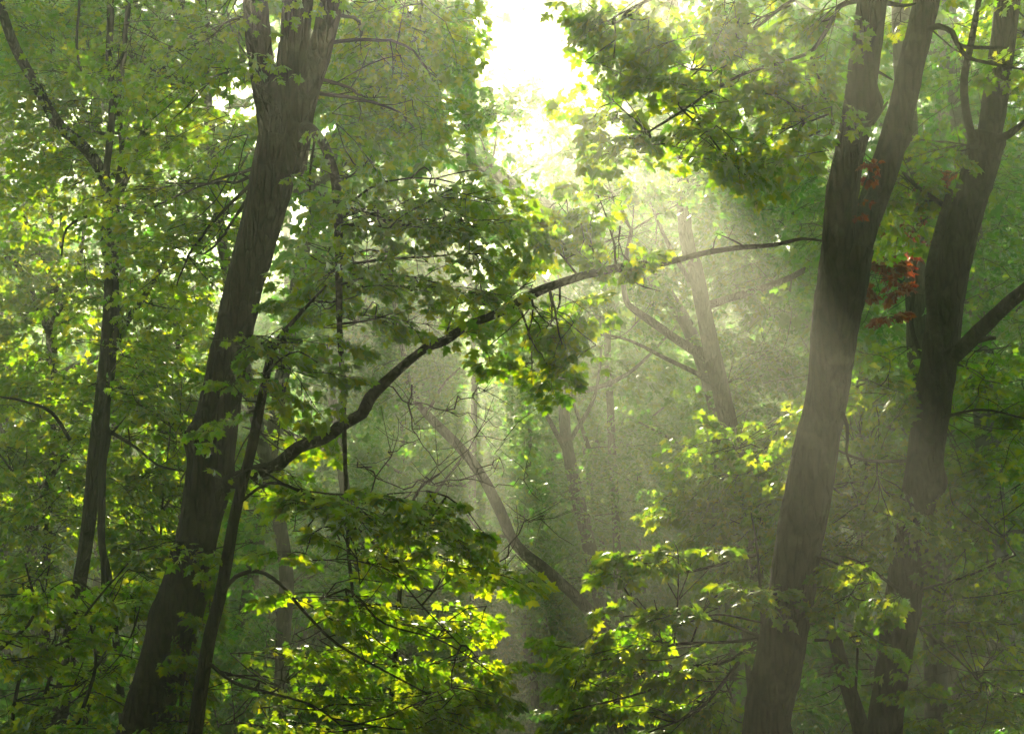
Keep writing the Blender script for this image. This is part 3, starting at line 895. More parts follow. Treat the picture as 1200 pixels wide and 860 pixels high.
bush("maple_sapling", "sunlit layered maple sprays fanning out from behind the double trunk, above the hollow", "sapling",
     [[(930, 870, 10.6), (905, 780, 10.6), (893, 748, 10.5)], [(893, 748, 10.5), (850, 752, 10.2), (790, 755, 10), (740, 768, 10), (690, 775, 10)],
      [(893, 755, 10.5), (850, 775, 10.2), (800, 795, 10), (740, 815, 9.8), (670, 832, 9.8)], [(890, 745, 10.5), (850, 730, 10.3), (790, 718, 10.2), (730, 722, 10.2)],
      [(885, 650, 10.7), (840, 662, 10.5), (790, 672, 10.4), (740, 668, 10.4)], [(895, 760, 10.5), (888, 650, 10.7), (880, 600, 10.8)], [(870, 770, 10.3), (820, 830, 10), (760, 858, 9.8)]],
     [(770, 712, 9.77, 50, 8, 5), (720, 760, 10.00, 56, 8, 6), (690, 765, 10.02, 30, 8, 3), (770, 742, 9.91, 50, 8, 5), (790, 790, 10.14, 56, 12, 7), (740, 795, 10.16, 60, 8, 5), (830, 775, 10.07, 40, 14, 4), (690, 828, 10.32, 40, 8, 4),
      (760, 830, 10.33, 60, 10, 6), (820, 820, 10.28, 40, 20, 5), (860, 830, 10.33, 26, 20, 3), (750, 660, 9.52, 36, 8, 4), (790, 648, 9.46, 60, 10, 6), (850, 690, 9.66, 40, 14, 4), (800, 855, 10.45, 60, 8, 4)], 61, 0.090, 0.48, 0.14, down=0.15, bias=(-0.8, -0.2, 0))

bush("maple_shrub", "dull green maple shrub filling the space between the double trunk and the knotted trunk", "shrub",
     [[(1000, 880, 12.6), (1005, 760, 12.6), (1010, 640, 12.6), (1015, 540, 12.6)], [(1008, 680, 12.6), (960, 640, 12.8), (900, 600, 13), (830, 560, 13.2)], [(1010, 600, 12.6), (960, 560, 12.8), (880, 520, 13.1)]],
     [(860, 530, 13.2, 70, 36, 26), (920, 560, 13, 60, 40, 22), (830, 585, 13, 50, 26, 14), (790, 590, 13, 36, 12, 6), (880, 620, 12.8, 70, 34, 21), (1000, 500, 12.6, 60, 40, 21), (1000, 570, 12.4, 60, 36, 21), (1020, 630, 12.2, 60, 34, 16),
      (1060, 560, 12.4, 40, 40, 10), (960, 690, 12.4, 50, 30, 10), (870, 690, 12.8, 40, 30, 10), (1040, 470, 12.8, 40, 30, 10), (1010, 440, 12.8, 40, 40, 11)], 62, 0.092, 0.62, 0.6)

bush("maple_shrub", "shadowy shrub in the dark corner at the foot of the vine wound tree", "shrub",
     [[(40, 880, 9.4), (60, 790, 9.4), (100, 720, 9.3), (150, 660, 9.3)], [(10, 870, 9.2), (30, 780, 9.1), (90, 745, 9.0)], [(90, 850, 9.4), (112, 780, 9.4), (104, 720, 9.3)], [(0, 760, 9.3), (40, 720, 9.3), (30, 660, 9.2)]],
     [(50, 700, 9.3, 70, 26, 10), (130, 690, 10.9, 60, 22, 9), (50, 760, 9.2, 66, 30, 10), (150, 740, 10.9, 46, 40, 9), (36, 830, 9.1, 60, 30, 8), (120, 800, 10.8, 50, 34, 9), (60, 850, 9.2, 60, 20, 6), (160, 690, 10.9, 30, 20, 4)], 63, 0.075, 0.5, 0.4, M_LEAF)

bush("maple_shrub", "yellow-green backlit thicket standing behind the slim vine wound trunk", "shrub",
     [[(60, 800, 16.5), (55, 700, 16.5), (60, 600, 16.5), (70, 500, 16.5)], [(58, 620, 16.5), (20, 560, 16.3), (-10, 520, 16)], [(60, 560, 16.5), (110, 500, 16.8), (150, 470, 17)]],
     [(40, 480, 16.5, 60, 40, 16), (20, 560, 16.5, 50, 40, 14), (80, 540, 16.5, 60, 40, 14), (40, 620, 16.2, 60, 36, 13), (110, 600, 16.8, 40, 36, 8), (70, 450, 17, 70, 24, 10), (30, 680, 16, 50, 26, 8)], 64, 0.100, 0.85, 0.7, M_LEAF, "mid", 0.02)

bush("maple_shrub", "backlit bush between the slim vine wound tree and the massive leaning trunk", "shrub",
     [[(190, 800, 15.5), (186, 700, 15.5), (190, 600, 15.5), (200, 500, 15.5)], [(188, 640, 15.5), (160, 570, 15.4), (150, 500, 15.3)], [(190, 600, 15.5), (225, 540, 15.8)]],
     [(180, 480, 15.6, 50, 36, 12), (215, 520, 15.6, 40, 36, 9), (170, 560, 15.4, 46, 36, 12), (210, 600, 15.6, 34, 30, 7), (160, 630, 15.2, 46, 30, 9), (190, 430, 16, 50, 26, 8), (180, 670, 15, 40, 26, 6), (230, 450, 16, 30, 30, 5)], 65, 0.100, 0.8, 0.6, M_LEAF, "mid", 0.018)

bush("maple_sapling", "small sapling with spreading yellowish sprays in front of the bright misty opening", "sapling",
     [[(62, 480, 17), (64, 420, 17), (62, 360, 17), (70, 320, 17), (72, 250, 17)], [(66, 350, 17), (50, 300, 17), (20, 240, 17)], [(64, 370, 17), (90, 320, 17.2), (100, 260, 17.4)], [(63, 400, 17), (20, 310, 16.8), (-5, 306, 16.7)]],
     [(40, 300, 17, 44, 16, 9), (60, 350, 17, 56, 22, 11), (20, 380, 17, 36, 20, 6), (90, 330, 17, 30, 20, 5), (40, 270, 17, 40, 12, 4), (110, 400, 17, 30, 18, 3), (20, 420, 17, 40, 20, 5)], 66, 0.100, 0.75, 0.5, M_LEAF, "mid", 0.045, bark=M_BARK)

bush("maple_sapling", "young sapling behind the leaning trunk with dark leaves on a hazy yellow opening", "sapling",
     [[(212, 520, 18), (210, 440, 18), (208, 370, 18), (214, 320, 18)], [(210, 400, 18), (240, 360, 18.2), (250, 330, 18.3)], [(209, 385, 18), (190, 350, 17.8)]],
     [(215, 350, 18, 46, 20, 9), (230, 390, 18, 40, 20, 7), (190, 400, 18, 40, 16, 5), (240, 420, 18, 40, 24, 6)], 67, 0.10, 0.75, 0.5, M_LEAF, "mid", 0.04, bark=M_BARK)

bush("ivy_shrub", "dense ivy-like growth hugging the lower flank of the massive leaning trunk", "shrub",
     [[(215, 880, 9.7), (212, 820, 9.7), (222, 760, 9.7), (235, 700, 9.75)]],
     [(212, 800, 9.7, 18, 40, 9), (225, 750, 9.75, 14, 40, 6), (205, 850, 9.6, 26, 20, 5), (240, 690, 9.8, 14, 40, 4)], 68, 0.075, 0.32, 0.12, M_LEAF, down=0.4)


# ---- the leafless tangle of twigs in the middle
def bare_sapling():
    rng = np.random.default_rng(77)
    q = px_line([(455, 870, 11.0), (462, 780, 11.0), (468, 700, 11.0), (476, 620, 11.0), (490, 575, 11.0), (515, 555, 11.0)])
    q, r = to_ground(q, [0.020, 0.019, 0.017, 0.014, 0.011, 0.009], 1.0)
    t = thing("bare_sapling", q[0], "leafless sapling, a tangle of fine dead twigs against the pale light column", "sapling")
    part_tube("stem", q, r, t, M_TWIG, 8, 0.07, 0.15, 4.0)
    for s in ([(420, 545, 11), (440, 555, 11), (470, 572, 11), (500, 562, 11), (535, 535, 11)], [(470, 572, 11), (510, 560, 11), (560, 515, 11), (600, 510, 11)], [(452, 450, 11), (478, 468, 11), (520, 482, 11), (555, 492, 11), (590, 496, 11)],
              [(480, 450, 11), (488, 500, 11), (508, 545, 11), (530, 580, 11)], [(430, 590, 11), (452, 540, 11), (470, 530, 11), (492, 512, 11), (480, 470, 11)], [(500, 562, 11), (545, 562, 11), (590, 570, 11), (620, 555, 11)],
              [(476, 572, 11), (480, 600, 11), (500, 630, 11)], [(545, 562, 11), (575, 545, 11), (595, 520, 11)], [(520, 482, 11), (550, 464, 11), (570, 460, 11)], [(585, 660, 11), (610, 615, 11), (640, 600, 11)], [(470, 700, 11), (540, 690, 11), (590, 665, 11), (612, 640, 11)]):
        mb = MB()
        q = np.array(px_line([(a, b, d + rng.normal(0, 0.15)) for a, b, d in s]))
        f = np.linspace(0, len(q) - 1, 4 * (len(q) - 1) + 1)
        q = np.stack([np.interp(f, np.arange(len(q)), q[:, i]) for i in range(3)], 1) + rng.normal(0, 0.022, (len(f), 3))
        p = tube(mb, q, np.linspace(0.0065, 0.002, len(q)), 5, raw=True)
        for k in range(6):
            a = p[rng.integers(len(p) // 4, len(p))]
            d = unit(np.array((rng.normal(0, 1), rng.normal(0, 0.5), rng.normal(0.1, 0.8))))
            L = rng.uniform(0.12, 0.40)
            tube(mb, [a, a + d * L * 0.5 + rng.normal(0, 0.02, 3), a + d * L + np.array((0, 0, 0.03))], [0.0032, 0.0026, 0.0018], 4, raw=True)
            if k % 2:
                b = a + d * L * 0.5
                d2 = unit(d + rng.normal(0, 0.7, 3))
                tube(mb, [b, b + d2 * L * 0.5], [0.0022, 0.0014], 3, raw=True)
        mb.build("branch", M_TWIG, t, np.array(t.location))


bare_sapling()


# ================================================================== THE TREES FURTHER IN
def forest_tree(name, label, seen, rads, H, seed, crown0=7.0, cr=3.6, nspray=190, leaf=0.19, L=1.7, mat=None, bark=None, group=None, limbs=(), limb_n=7, patches=(), lean=None, sides=16, shape="mid", crown=True, cat="tree", patch_leaf=None, patch_L=1.0):
    """a tree whose lower trunk is seen in the photograph: from its seen line it goes on up into its crown"""
    g = np.random.default_rng(seed)
    pts, rr = to_ground(px_line(seen), [0.68 * q for q in rads])
    top = np.array(pts[-1])
    gb = pts[0][2]
    d = unit(np.array(pts[-1]) - np.array(pts[-3 if len(pts) > 4 else -2]))
    if crown:
        while top[2] < gb + H:
            d = unit(d * 0.8 + np.array((0, 0, 0.35)) + g.normal(0, 0.07, 3))
            top = top + d * 2.4
            pts.append(top); rr.append(max(0.03, rr[-1] * 0.86))
    t = thing(name, pts[0], label, cat, group)
    bk = bark or M_BARK
    line = part_tube("trunk", pts, rr, t, bk, sides, 0.18, 0.10, seed * 1.7)
    lines = [line]
    for s, r in limbs:
        q = px_line(s)
        lines.append(part_tube("limb", q, np.linspace(r * 0.75, r * 0.3, len(q)), t, bk, 10, 0.12, 0.12, seed + len(lines)))
    lv = Leaves(seed + 1000, shape, leaf, cull=True)
    if crown:
        up = line[line[:, 2] > gb + crown0]
        ends = []
        for k in range(limb_n):
            a = up[int(len(up) * (k + 0.3) / limb_n * 0.9)]
            az = k * 2.4 + g.uniform(0, 1)
            reach = cr * g.uniform(0.7, 1.15) * (1 - 0.45 * k / limb_n)
            e = a + np.array((math.cos(az) * reach, math.sin(az) * reach, reach * g.uniform(0.25, 0.75)))
            m = (a + e) / 2 + np.array((0, 0, -0.12 * reach))
            if keep_mask(np.array([a, m, e]), g).all():
                r0 = 0.02 + 0.012 * reach
                lines.append(part_tube("limb", [a, m, e], [r0, r0 * 0.7, r0 * 0.3], t, bk, 7, 0.3, 0.1, seed + k))
            ends.append((a, m, e))
        ends.append((up[-2], up[-1], up[-1] + np.array((0, 0, 0.8))))
        for k in range(nspray):
            a, m, e = ends[g.integers(len(ends))]
            f = g.uniform(0.25, 1.12)
            c = a * (1 - f) ** 2 + 2 * m * f * (1 - f) + e * f * f + g.normal(0, 1, 3) * np.array((0.75, 0.75, 0.45))
            dr = (c - a) * np.array((1, 1, 0.2)) + g.normal(0, 0.8, 3) * np.array((1, 1, 0.3)) + np.array((0, 0, -0.15))
            lv.spray(c, dr, L * g.uniform(0.7, 1.2), twig=0.0028)
    if lv.parts:
        lv.build("crown", mat or M_LEAFD, t)
    if patches:
        lv = Leaves(seed + 2000, "mid", patch_leaf or 0.105, cull=seed in (201, 205, 206, 215))
        al = np.vstack(lines)
        for p in patches:
            fill_patch(lv, al, *p, L=patch_L, dd=1.0, branch=0.012)
        lv.build("foliage", mat or M_LEAFD, t)
    return t


forest_tree("crooked_tree", "hazy tree in the light shaft with a bent elbow limb rising beside its trunk", [(862, 560, 19), (850, 480, 19), (836, 420, 19), (824, 360, 19), (814, 310, 19), (803, 270, 19)], [0.185, 0.175, 0.165, 0.155, 0.145, 0.13], 21, 201,
            limbs=[([(828, 420, 18.9), (802, 404, 18.7), (768, 380, 18.5), (742, 362, 18.4), (733, 350, 18.4), (731, 320, 18.4), (740, 270, 18.4)], 0.085), ([(822, 440, 19.1), (780, 420, 19.4), (735, 398, 19.7), (690, 390, 20)], 0.045), ([(808, 330, 19.2), (780, 280, 19.4), (760, 230, 19.6)], 0.05)],
            patches=[(760, 350, 21, 50, 60, 9), (890, 370, 21, 60, 70, 22), (900, 280, 21, 70, 50, 22), (880, 450, 20.5, 70, 40, 16), (720, 250, 21, 60, 40, 12), (760, 290, 21, 50, 40, 9), (830, 220, 21, 70, 40, 16), (800, 235, 18.0, 50, 30, 10), (740, 215, 18, 40, 30, 7), (640, 165, 16.8, 50, 20, 3), (610, 128, 16.8, 40, 14, 5), (665, 215, 16.8, 40, 20, 2), (770, 60, 16.8, 50, 40, 8), (720, 50, 16.8, 26, 30, 5), (930, 200, 21, 40, 50, 12), (780, 230, 21.5, 50, 30, 9)])
forest_tree("arching_tree", "long bowed trunk arching over the hollow across the pale light column", [(770, 850, 23), (735, 775, 22.8), (690, 715, 22.5), (645, 672, 22.2), (606, 640, 22), (585, 596, 22), (560, 550, 22), (530, 515, 22), (500, 485, 22), (482, 458, 22), (474, 420, 22)], [0.15, 0.14, 0.135, 0.13, 0.125, 0.12, 0.115, 0.105, 0.09, 0.075, 0.06], 13, 202, crown0=9.5, cr=2.2, nspray=70,
            limbs=[([(598, 630, 22), (560, 620, 22), (540, 590, 22)], 0.03), ([(500, 485, 22), (520, 450, 22), (540, 430, 22)], 0.04)],
            patches=[(460, 430, 22, 46, 36, 7), (510, 440, 22, 40, 20, 5), (500, 400, 22, 60, 40, 8), (480, 480, 22.5, 40, 26, 4)])
forest_tree("forked_tree", "dim tree with several rising forks standing deep in the shaded hollow", [(706, 720, 28), (697, 670, 28), (686, 620, 28), (676, 580, 28), (668, 540, 28), (662, 500, 28), (659, 440, 28), (655, 380, 28)], [0.215, 0.205, 0.195, 0.185, 0.18, 0.165, 0.15, 0.13], 13, 203, crown0=8.5, nspray=110,
            limbs=[([(664, 530, 28), (648, 500, 27.8), (632, 468, 27.6), (620, 430, 27.4)], 0.08), ([(665, 520, 28), (690, 480, 28.2), (700, 450, 28.3), (706, 400, 28.3)], 0.07), ([(690, 525, 28.4), (672, 470, 28.4), (664, 430, 28.4)], 0.06)],
            patches=[(640, 420, 28, 60, 60, 9), (690, 560, 28, 60, 30, 7), (720, 600, 28, 70, 30, 8), (640, 600, 27, 60, 40, 8), (740, 520, 28, 60, 40, 8), (620, 690, 27, 70, 40, 9), (700, 680, 27, 70, 40, 8)], patch_L=1.3)
forest_tree("slim_tree", "slim faint trunk rising between the dim forked tree and the elbow limbed tree", [(722, 620, 31), (718, 540, 31), (715, 470, 31), (712, 410, 31)], [0.13, 0.125, 0.12, 0.11], 13, 204, crown0=8.5, nspray=90)
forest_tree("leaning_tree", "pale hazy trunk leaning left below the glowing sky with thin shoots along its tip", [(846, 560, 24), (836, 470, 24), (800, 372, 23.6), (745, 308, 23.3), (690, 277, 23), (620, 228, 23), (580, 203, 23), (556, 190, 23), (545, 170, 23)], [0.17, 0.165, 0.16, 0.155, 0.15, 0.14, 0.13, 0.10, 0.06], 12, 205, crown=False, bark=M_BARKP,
            limbs=[([(560, 195, 23), (553, 165, 23), (548, 140, 23), (546, 100, 23)], 0.035), ([(572, 200, 23), (568, 175, 23), (561, 157, 23)], 0.03), ([(574, 200, 23), (580, 175, 23), (583, 145, 23)], 0.03), ([(566, 198, 23), (540, 180, 23), (500, 172, 23), (470, 162, 23)], 0.025)],
            patches=[(560, 150, 23, 60, 30, 16), (610, 185, 23, 60, 36, 18), (520, 170, 23, 50, 26, 9), (610, 120, 23.5, 70, 22, 13), (650, 90, 23.5, 40, 16, 4), (570, 100, 23.5, 24, 24, 5), (665, 140, 24, 50, 30, 9), (700, 190, 24, 50, 40, 9), (660, 210, 23, 60, 30, 10), (580, 230, 23, 60, 24, 8)])
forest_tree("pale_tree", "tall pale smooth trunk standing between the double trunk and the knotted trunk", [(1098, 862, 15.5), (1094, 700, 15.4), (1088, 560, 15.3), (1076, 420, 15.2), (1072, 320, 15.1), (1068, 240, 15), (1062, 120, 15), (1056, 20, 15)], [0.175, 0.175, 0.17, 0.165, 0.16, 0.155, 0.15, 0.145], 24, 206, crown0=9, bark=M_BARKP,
            patches=[(1130, 240, 16, 50, 60, 9), (1180, 250, 16, 40, 60, 8), (1150, 340, 16, 50, 40, 8), (1120, 100, 16.5, 50, 60, 7), (1010, 330, 16.5, 60, 50, 8), (960, 240, 16.5, 40, 60, 7), (1020, 60, 16.5, 40, 50, 4), (1190, 400, 16, 40, 40, 5)])
forest_tree("pale_tree", "broad misty trunk showing high up in the gap beyond the double trunk", [(1150, 420, 25), (1140, 300, 25), (1130, 180, 25), (1118, 80, 25), (1108, 0, 25)], [0.30, 0.28, 0.26, 0.25, 0.24], 24, 207, crown0=12, bark=M_BARKP)
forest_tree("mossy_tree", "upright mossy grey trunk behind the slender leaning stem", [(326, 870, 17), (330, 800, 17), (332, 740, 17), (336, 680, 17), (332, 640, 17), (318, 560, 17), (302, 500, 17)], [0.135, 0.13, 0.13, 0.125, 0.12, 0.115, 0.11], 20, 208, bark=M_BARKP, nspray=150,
            patches=[(330, 720, 18.5, 70, 40, 9), (380, 660, 18.5, 60, 40, 8), (290, 640, 18, 40, 50, 6), (370, 800, 18, 70, 40, 9), (290, 760, 18, 40, 60, 7), (270, 600, 18.5, 30, 40, 4)])
forest_tree("crooked_tree", "faint crooked trunk low beside the backlit thicket", [(40, 720, 22), (38, 680, 22), (37, 630, 22), (44, 590, 22), (54, 540, 22), (58, 490, 22), (58, 420, 22)], [0.135, 0.13, 0.128, 0.12, 0.10, 0.09, 0.08], 17, 209, nspray=110, cr=3)
forest_tree("pale_tree", "pale trunk washed out by glow at the frame edge behind the small sapling", [(4, 460, 34), (6, 400, 34), (8, 340, 34), (10, 280, 34)], [0.17, 0.165, 0.16, 0.15], 20, 210, bark=M_BARKP, nspray=90, crown0=10)
forest_tree("leaning_tree", "bright fog-faded trunk slanting up steeply from the frame edge", [(-60, 330, 27), (-20, 285, 27), (20, 255, 27), (50, 225, 27)], [0.24, 0.23, 0.21, 0.18], 15, 211, bark=M_BARKP, nspray=80, crown0=11)
forest_tree("pale_tree", "two pale misty stems seen together beside the crooked sweeping limb", [(2, 240, 30), (4, 160, 30), (6, 100, 30), (2, 40, 30)], [0.15, 0.15, 0.14, 0.13], 22, 212, bark=M_BARKP, nspray=110, crown0=12, limbs=[([(5, 200, 30), (14, 130, 29.9), (18, 90, 29.8), (22, 30, 29.8)], 0.13)])
forest_tree("leaning_tree", "hazy stems slanting upward to the right beside the massive fork", [(345, 350, 24), (366, 260, 24), (386, 190, 24), (404, 140, 24), (424, 80, 24)], [0.17, 0.16, 0.15, 0.14, 0.13], 19, 213, nspray=110, limbs=[([(384, 196, 24), (398, 160, 24), (418, 128, 24), (436, 90, 24), (450, 40, 24)], 0.12)])
forest_tree("dark_tree", "short dark trunk leaning between the feet of the two big maples", [(1012, 872, 13.6), (1005, 840, 13.6), (994, 805, 13.6), (984, 770, 13.6), (972, 720, 13.7), (962, 640, 13.9)], [0.12, 0.115, 0.11, 0.105, 0.09, 0.06], 8, 214, crown=False, patches=[(960, 800, 14, 40, 30, 4), (950, 720, 14, 30, 40, 4)])
forest_tree("slim_tree", "dim trunk half lost in haze close against the double trunk", [(892, 800, 18), (888, 720, 18), (884, 650, 18), (879, 590, 18), (868, 530, 18.2)], [0.15, 0.145, 0.14, 0.11, 0.05], 9, 215, crown=False, patches=[(890, 560, 18, 50, 40, 7), (860, 620, 18, 40, 30, 4)])
forest_tree("slim_tree", "thin dark pole standing behind the bright gap beside the leaning trunk", [(138, 430, 21), (143, 330, 21), (147, 220, 21), (150, 120, 21)], [0.07, 0.068, 0.062, 0.06], 20, 216, nspray=90)

# ---- trees behind, whose crowns close the roof of the wood
SPOTS = [(-15, 31, 22), (-10.5, 38, 23), (-6.2, 33, 23), (-3.2, 40, 24), (-0.8, 34, 22), (3.2, 41, 24), (6.6, 33, 22), (8.3, 28, 22), (9.8, 38, 24), (13, 31, 23), (16.5, 37, 24), (-13, 46, 23), (-7, 48, 24), (0.9, 46, 27), (6.5, 47, 25), (12.5, 46, 25), (-2.6, 27, 21), (-9, 26, 20), (19, 27, 22), (-19, 40, 23)]
KIND = ["straight woodland tree, trunk faded by mist, its crown closing the roof over the hollow"]
gr = np.random.default_rng(9)
for i, (x, y, H) in enumerate(SPOTS):
    z = gz(x, y)
    b = np.array((x, y, z - 0.2))
    ln = gr.normal(0, 0.05, 2)

    def world_tree(i=i, b=b, H=H, ln=ln):
        g = np.random.default_rng(300 + i)
        t = thing("woodland_tree", b, KIND[0], "tree", "misty trees closing the view beyond the hollow")
        n = 8
        pts = [b + np.array((ln[0] * H * k / n + g.normal(0, 0.10), ln[1] * H * k / n + g.normal(0, 0.1), H * k / n)) for k in range(n + 1)]
        r0 = g.uniform(0.09, 0.15)
        line = part_tube("trunk", pts, np.linspace(r0 * 1.15, 0.03, n + 1), t, M_BARK, 10, 0.4, 0.08, i * 3.3)
        lv = Leaves(400 + i, "mid", 0.17, cull=True)
        up = line[(line[:, 2] > b[2] + 5.5)]
        ends = []
        for k in range(9):
            a = up[int(len(up) * (k + 0.2) / 9 * 0.92)]
            az = k * 2.4 + g.uniform(0, 1.2)
            reach = g.uniform(2.6, 4.2) * (1 - 0.4 * k / 9)
            e = a + np.array((math.cos(az) * reach, math.sin(az) * reach, reach * g.uniform(0.2, 0.7)))
            m = (a + e) / 2 + np.array((0, 0, -0.1 * reach))
            if keep_mask(np.array([a, m, e]), g).all():
                part_tube("limb", [a, m, e], [0.07, 0.05, 0.02], t, M_BARK, 6, 0.4, 0.1, k)
            ends.append((a, m, e))
        for k in range(400):
            a, m, e = ends[g.integers(len(ends))]
            f = g.uniform(0.15, 1.15)
            c = a * (1 - f) ** 2 + 2 * m * f * (1 - f) + e * f * f + g.normal(0, 1, 3) * np.array((0.8, 0.8, 0.5))
            dr = (c - a) * np.array((1, 1, 0.2)) + g.normal(0, 0.9, 3) * np.array((1, 1, 0.3)) + np.array((0, 0, -0.15))
            lv.spray(c, dr, 1.8 * g.uniform(0.7, 1.2), twig=0.0028)
        lv.build("crown", M_LEAFD, t)
    world_tree()


# ---- shrubs of the hollow and trees of the far slope: copies of a few kinds
def make_shrub(seed, label):
    g = np.random.default_rng(seed)
    t = thing("woodland_shrub", (0, 0, 0), label, "shrub", "leafy shrubs on the shaded floor of the hollow")
    lv = Leaves(seed, "mid", 0.14)
    mb = MB()
    for k in range(6):
        az = g.uniform(0, 6.28); h = g.uniform(1.3, 3.0); s = g.uniform(0.3, 1.3)
        e = np.array((math.cos(az) * s, math.sin(az) * s, h))
        ln = tube(mb, [(0, 0, -0.1), e * 0.5 + np.array((0, 0, 0.2)), e], [0.025, 0.018, 0.008], 5, 0.2, 0.1)
        for j in range(13):
            c = ln[g.integers(len(ln) // 4, len(ln))] + g.normal(0, 0.3, 3)
            lv.spray(c, g.normal(0, 1, 3) * (1, 1, 0.25) + e * (0.4, 0.4, 0) + np.array((0, 0, -0.2)), g.uniform(0.7, 1.2), twig=0.0028)
    mb.build("stem", M_TWIG, t)
    lv.build("foliage", M_LEAFD, t)
    return t


def make_far(seed):
    g = np.random.default_rng(seed)
    t = thing("far_tree", (0, 0, 0), "leafy tree blending into the mist on the far slope", "tree", "trees of the far misty slope")
    mb = MB()
    H = 17.0
    pts = [np.array((g.normal(0, 0.12) + 0.02 * k, g.normal(0, 0.12), H * k / 7 - 0.2)) for k in range(8)]
    line = tube(mb, pts, np.linspace(0.2, 0.03, 8), 8, 0.6, 0.06)
    mb.build("trunk", M_BARK, t)
    lv = Leaves(seed, "lo", 0.26)
    for k in range(230):
        a = line[g.integers(1, len(line))]
        w = 3.6 * (0.45 + 0.55 * math.sin(math.pi * min(1, max(0.05, a[2] / H))))
        az = g.uniform(0, 6.28); rr = w * math.sqrt(g.random())
        c = a + np.array((math.cos(az) * rr, math.sin(az) * rr, g.normal(0, 0.6)))
        c[2] = max(c[2], 0.6)
        lv.spray(c, np.array((math.cos(az), math.sin(az), -0.2)) + g.normal(0, 0.5, 3), 2.2 * g.uniform(0.7, 1.2), twig=0)
    lv.build("crown", M_LEAFD, t)
    return t


def copy_tree(o, loc, rz, sc):
    c = o.copy(); COL.objects.link(c)
    c.location = loc; c.rotation_euler = (0, 0, rz); c.scale = (sc,) * 3
    for ch in o.children:
        d = ch.copy(); COL.objects.link(d); d.parent = c
    return c


def scatter(protos, spots, seed):
    g = np.random.default_rng(seed)
    for i, (x, y, s) in enumerate(spots):
        loc = Vector((x, y, gz(x, y) - 0.05))
        rz = g.uniform(0, 6.28)
        if i < len(protos):
            p = protos[i]
            p.location = loc; p.rotation_euler = (0, 0, rz); p.scale = (s,) * 3
        else:
            copy_tree(protos[i % len(protos)], loc, rz, s)


gs = np.random.default_rng(14)
sh = []
for y in (17, 20, 24, 28, 33, 38, 43, 48):
    half = y * 0.36 + 1.0
    n = int(half * 2 / 2.3)
    for k in range(n):
        x = -half + (k + gs.uniform(0.2, 0.8)) * 2 * half / n
        sh.append((x, y + gs.normal(0, 0.8), gs.uniform(0.7, 1.25) * (0.8 if y < 19 else 1.0)))
gs.shuffle(sh)
SHRUB = "leafy understorey shrub in dim misty shade on the floor of the hollow"
scatter([make_shrub(501 + k, SHRUB) for k in range(4)], sh, 1)
fr = []
for y in (54, 60, 67, 75, 84, 95, 108, 124, 142):
    half = y * 0.38 + 2
    n = int(half * 2 / (4.6 + y * 0.01))
    for k in range(n):
        x = -half + (k + gs.uniform(0.15, 0.85)) * 2 * half / n
        fr.append((x, y + gs.normal(0, 1.5), gs.uniform(0.72, 0.9) if y < 58 else gs.uniform(0.85, 1.15) if y < 80 else gs.uniform(1.0, 1.4)))
for y in (43, 48):
    for k in range(11):
        fr.append((-17 + 3.4 * k + gs.uniform(-0.7, 0.7), y + gs.normal(0, 1.0), gs.uniform(0.62, 0.78)))
gs.shuffle(fr)
scatter([make_far(601 + k) for k in range(5)], fr, 2)


# ---- unseen trees added beside and behind the viewpoint to hold off skylight
def make_broad(seed):
    g = np.random.default_rng(seed)
    t = thing("shading_tree", (0, 0, 0), "unseen broad crowned maple added around the viewpoint to block skylight", "tree", "unseen maples added round the viewpoint")
    mb = MB()
    H = 19.0
    pts = [np.array((g.normal(0, 0.15), g.normal(0, 0.15), H * k / 7 - 0.2)) for k in range(8)]
    line = tube(mb, pts, np.linspace(0.26, 0.05, 8), 12, 0.5, 0.08)
    mb.build("trunk", M_BARK, t)
    lv = Leaves(seed, "lo", 0.30)
    for k in range(420):
        z = g.uniform(3.0, H + 1.5)
        w = 5.2 * (0.35 + 0.65 * math.sin(math.pi * (z - 2) / (H + 1)))
        az = g.uniform(0, 6.28); rr = w * math.sqrt(g.random())
        c = np.array((math.cos(az) * rr, math.sin(az) * rr, z))
        lv.spray(c, np.array((math.cos(az), math.sin(az), -0.2)) + g.normal(0, 0.5, 3), 2.4 * g.uniform(0.7, 1.2), twig=0)
    lv.build("crown", M_LEAFD, t)
    return t


scatter([make_broad(701), make_broad(702)], [(-7, -7, 1.0), (0.5, -9, 1.05), (7.5, -7.5, 1.0), (-12, 0, 1.0), (11.5, 0.5, 1.0), (-15, 8, 1.0), (14.5, 8, 0.95), (-4, -17, 1.1), (5, -17, 1.1), (-14, -13, 1.1), (14, -13, 1.1), (0, -25, 1.2), (-10, -24, 1.2), (10, -24, 1.2)], 3)


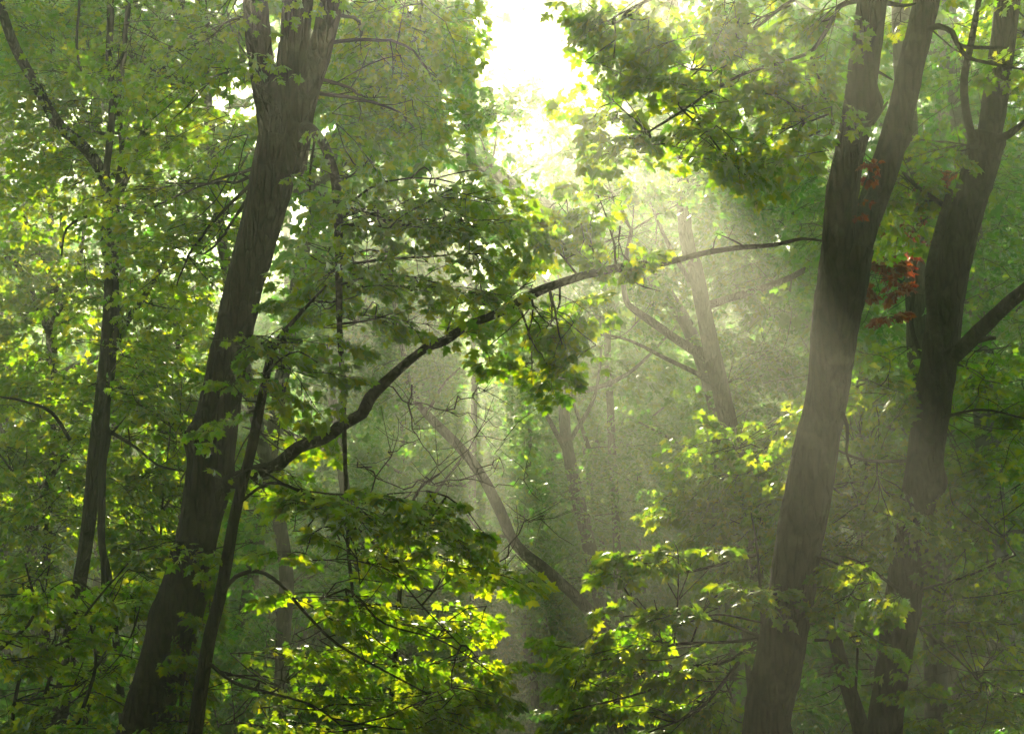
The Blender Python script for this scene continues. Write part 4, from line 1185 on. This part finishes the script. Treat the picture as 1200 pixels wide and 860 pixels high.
# ---- red creeper
def creeper():
    s = [(1085, 520, 14.7), (1082, 430, 14.7), (1068, 380, 14.6), (1072, 320, 14.6), (1062, 260, 14.5), (1066, 200, 14.5)]
    q, r = to_ground(px_line(s), [0.02] * 6, 1.0)
    t = thing("red_creeper", q[0], "red autumn creeper hanging in rags on the pale trunk behind the double maple", "creeper")
    ln = part_tube("stem", q, r, t, M_TWIG, 7, 0.1, 0.2, 2.0)
    lv = Leaves(91, "hi", 0.09)
    for p in [(1062, 232, 14.3, 30, 34, 6), (1070, 280, 14.3, 18, 34, 4), (1036, 330, 14.0, 30, 14, 4), (1050, 360, 14.0, 10, 20, 2), (1044, 305, 13.9, 14, 14, 2), (1046, 262, 14, 14, 16, 2), (1080, 205, 14.2, 14, 14, 2), (1100, 195, 14.2, 6, 8, 1)]:
        fill_patch(lv, ln, *p, L=0.42, dd=0.15, down=0.5, branch=0.005)
    lv.build("foliage", M_RED, t)
    q = px_line([(1002, 300, 9.55), (1005, 262, 9.5), (1010, 225, 9.5), (1022, 195, 9.5)])
    t = thing("red_creeper", q[0], "small clump of glowing red leaves in the fork of the double maple", "creeper")
    ln = part_tube("stem", q, [0.008, 0.008, 0.007, 0.005], t, M_TWIG, 6, 0.06, 0.2, 2.0)
    lv = Leaves(92, "hi", 0.05)
    for p in [(1006, 240, 9.5, 4, 16, 3), (1020, 190, 9.45, 14, 12, 3)]:
        fill_patch(lv, ln, *p, L=0.22, dd=0.05, down=0.7, branch=0.003, small=True)
    lv.build("foliage", M_RED, t)


creeper()


# ---- plants of the floor, uncountable
def ground_cover():
    g = np.random.default_rng(44)
    n = 42000
    y = 8 + 60 * g.random(n) ** 0.8
    x = g.uniform(-1, 1, n) * (y * 0.40 + 1.5)
    pos = np.stack([x, y, ground_h(x, y) + g.uniform(0.02, 0.30, n)], 1)
    az = g.uniform(0, 6.28, n)
    tip = np.stack([np.cos(az), np.sin(az), g.normal(-0.1, 0.25, n)], 1)
    nor = np.stack([g.normal(0, 0.4, n), g.normal(0, 0.4, n), np.ones(n)], 1)
    mb = MB()
    add_leaves(mb, pos, tip, nor, g.uniform(0.10, 0.20, n), "lo")
    o = mb.build("undergrowth", M_LEAFD)
    tag(o, "low green ground cover over the leaf littered forest floor", "undergrowth", None, "stuff")


ground_cover()


# ---- the morning mist
def haze():
    x0, x1, y0, y1, z0, z1 = -150, 150, -34, 215, -5.5, 30
    v = [(x, y, z) for z in (z0, z1) for y in (y0, y1) for x in (x0, x1)]
    q = [(0, 2, 3, 1), (4, 5, 7, 6), (0, 1, 5, 4), (2, 6, 7, 3), (0, 4, 6, 2), (1, 3, 7, 5)]
    me = bpy.data.meshes.new("haze")
    me.from_pydata(v, [], q)
    m, t, out = new_mat("morning mist")
    pv = t.nodes.new("ShaderNodeVolumePrincipled")
    for i in pv.inputs:
        if i.name in ("Density Attribute", "Color Attribute", "Temperature Attribute"):
            i.default_value = ""
    pv.inputs["Color"].default_value = (0.92, 0.96, 0.82, 1)
    pv.inputs["Density"].default_value = HAZE_DENSITY
    pv.inputs["Anisotropy"].default_value = HAZE_G
    t.links.new(pv.outputs[0], out.inputs["Volume"])
    try:
        m.cycles.homogeneous_volume = True
    except Exception:
        pass
    me.materials.append(m)
    o = bpy.data.objects.new("haze", me)
    COL.objects.link(o)
    tag(o, "pale morning mist filling the whole wood", "haze", None, "stuff")


haze()
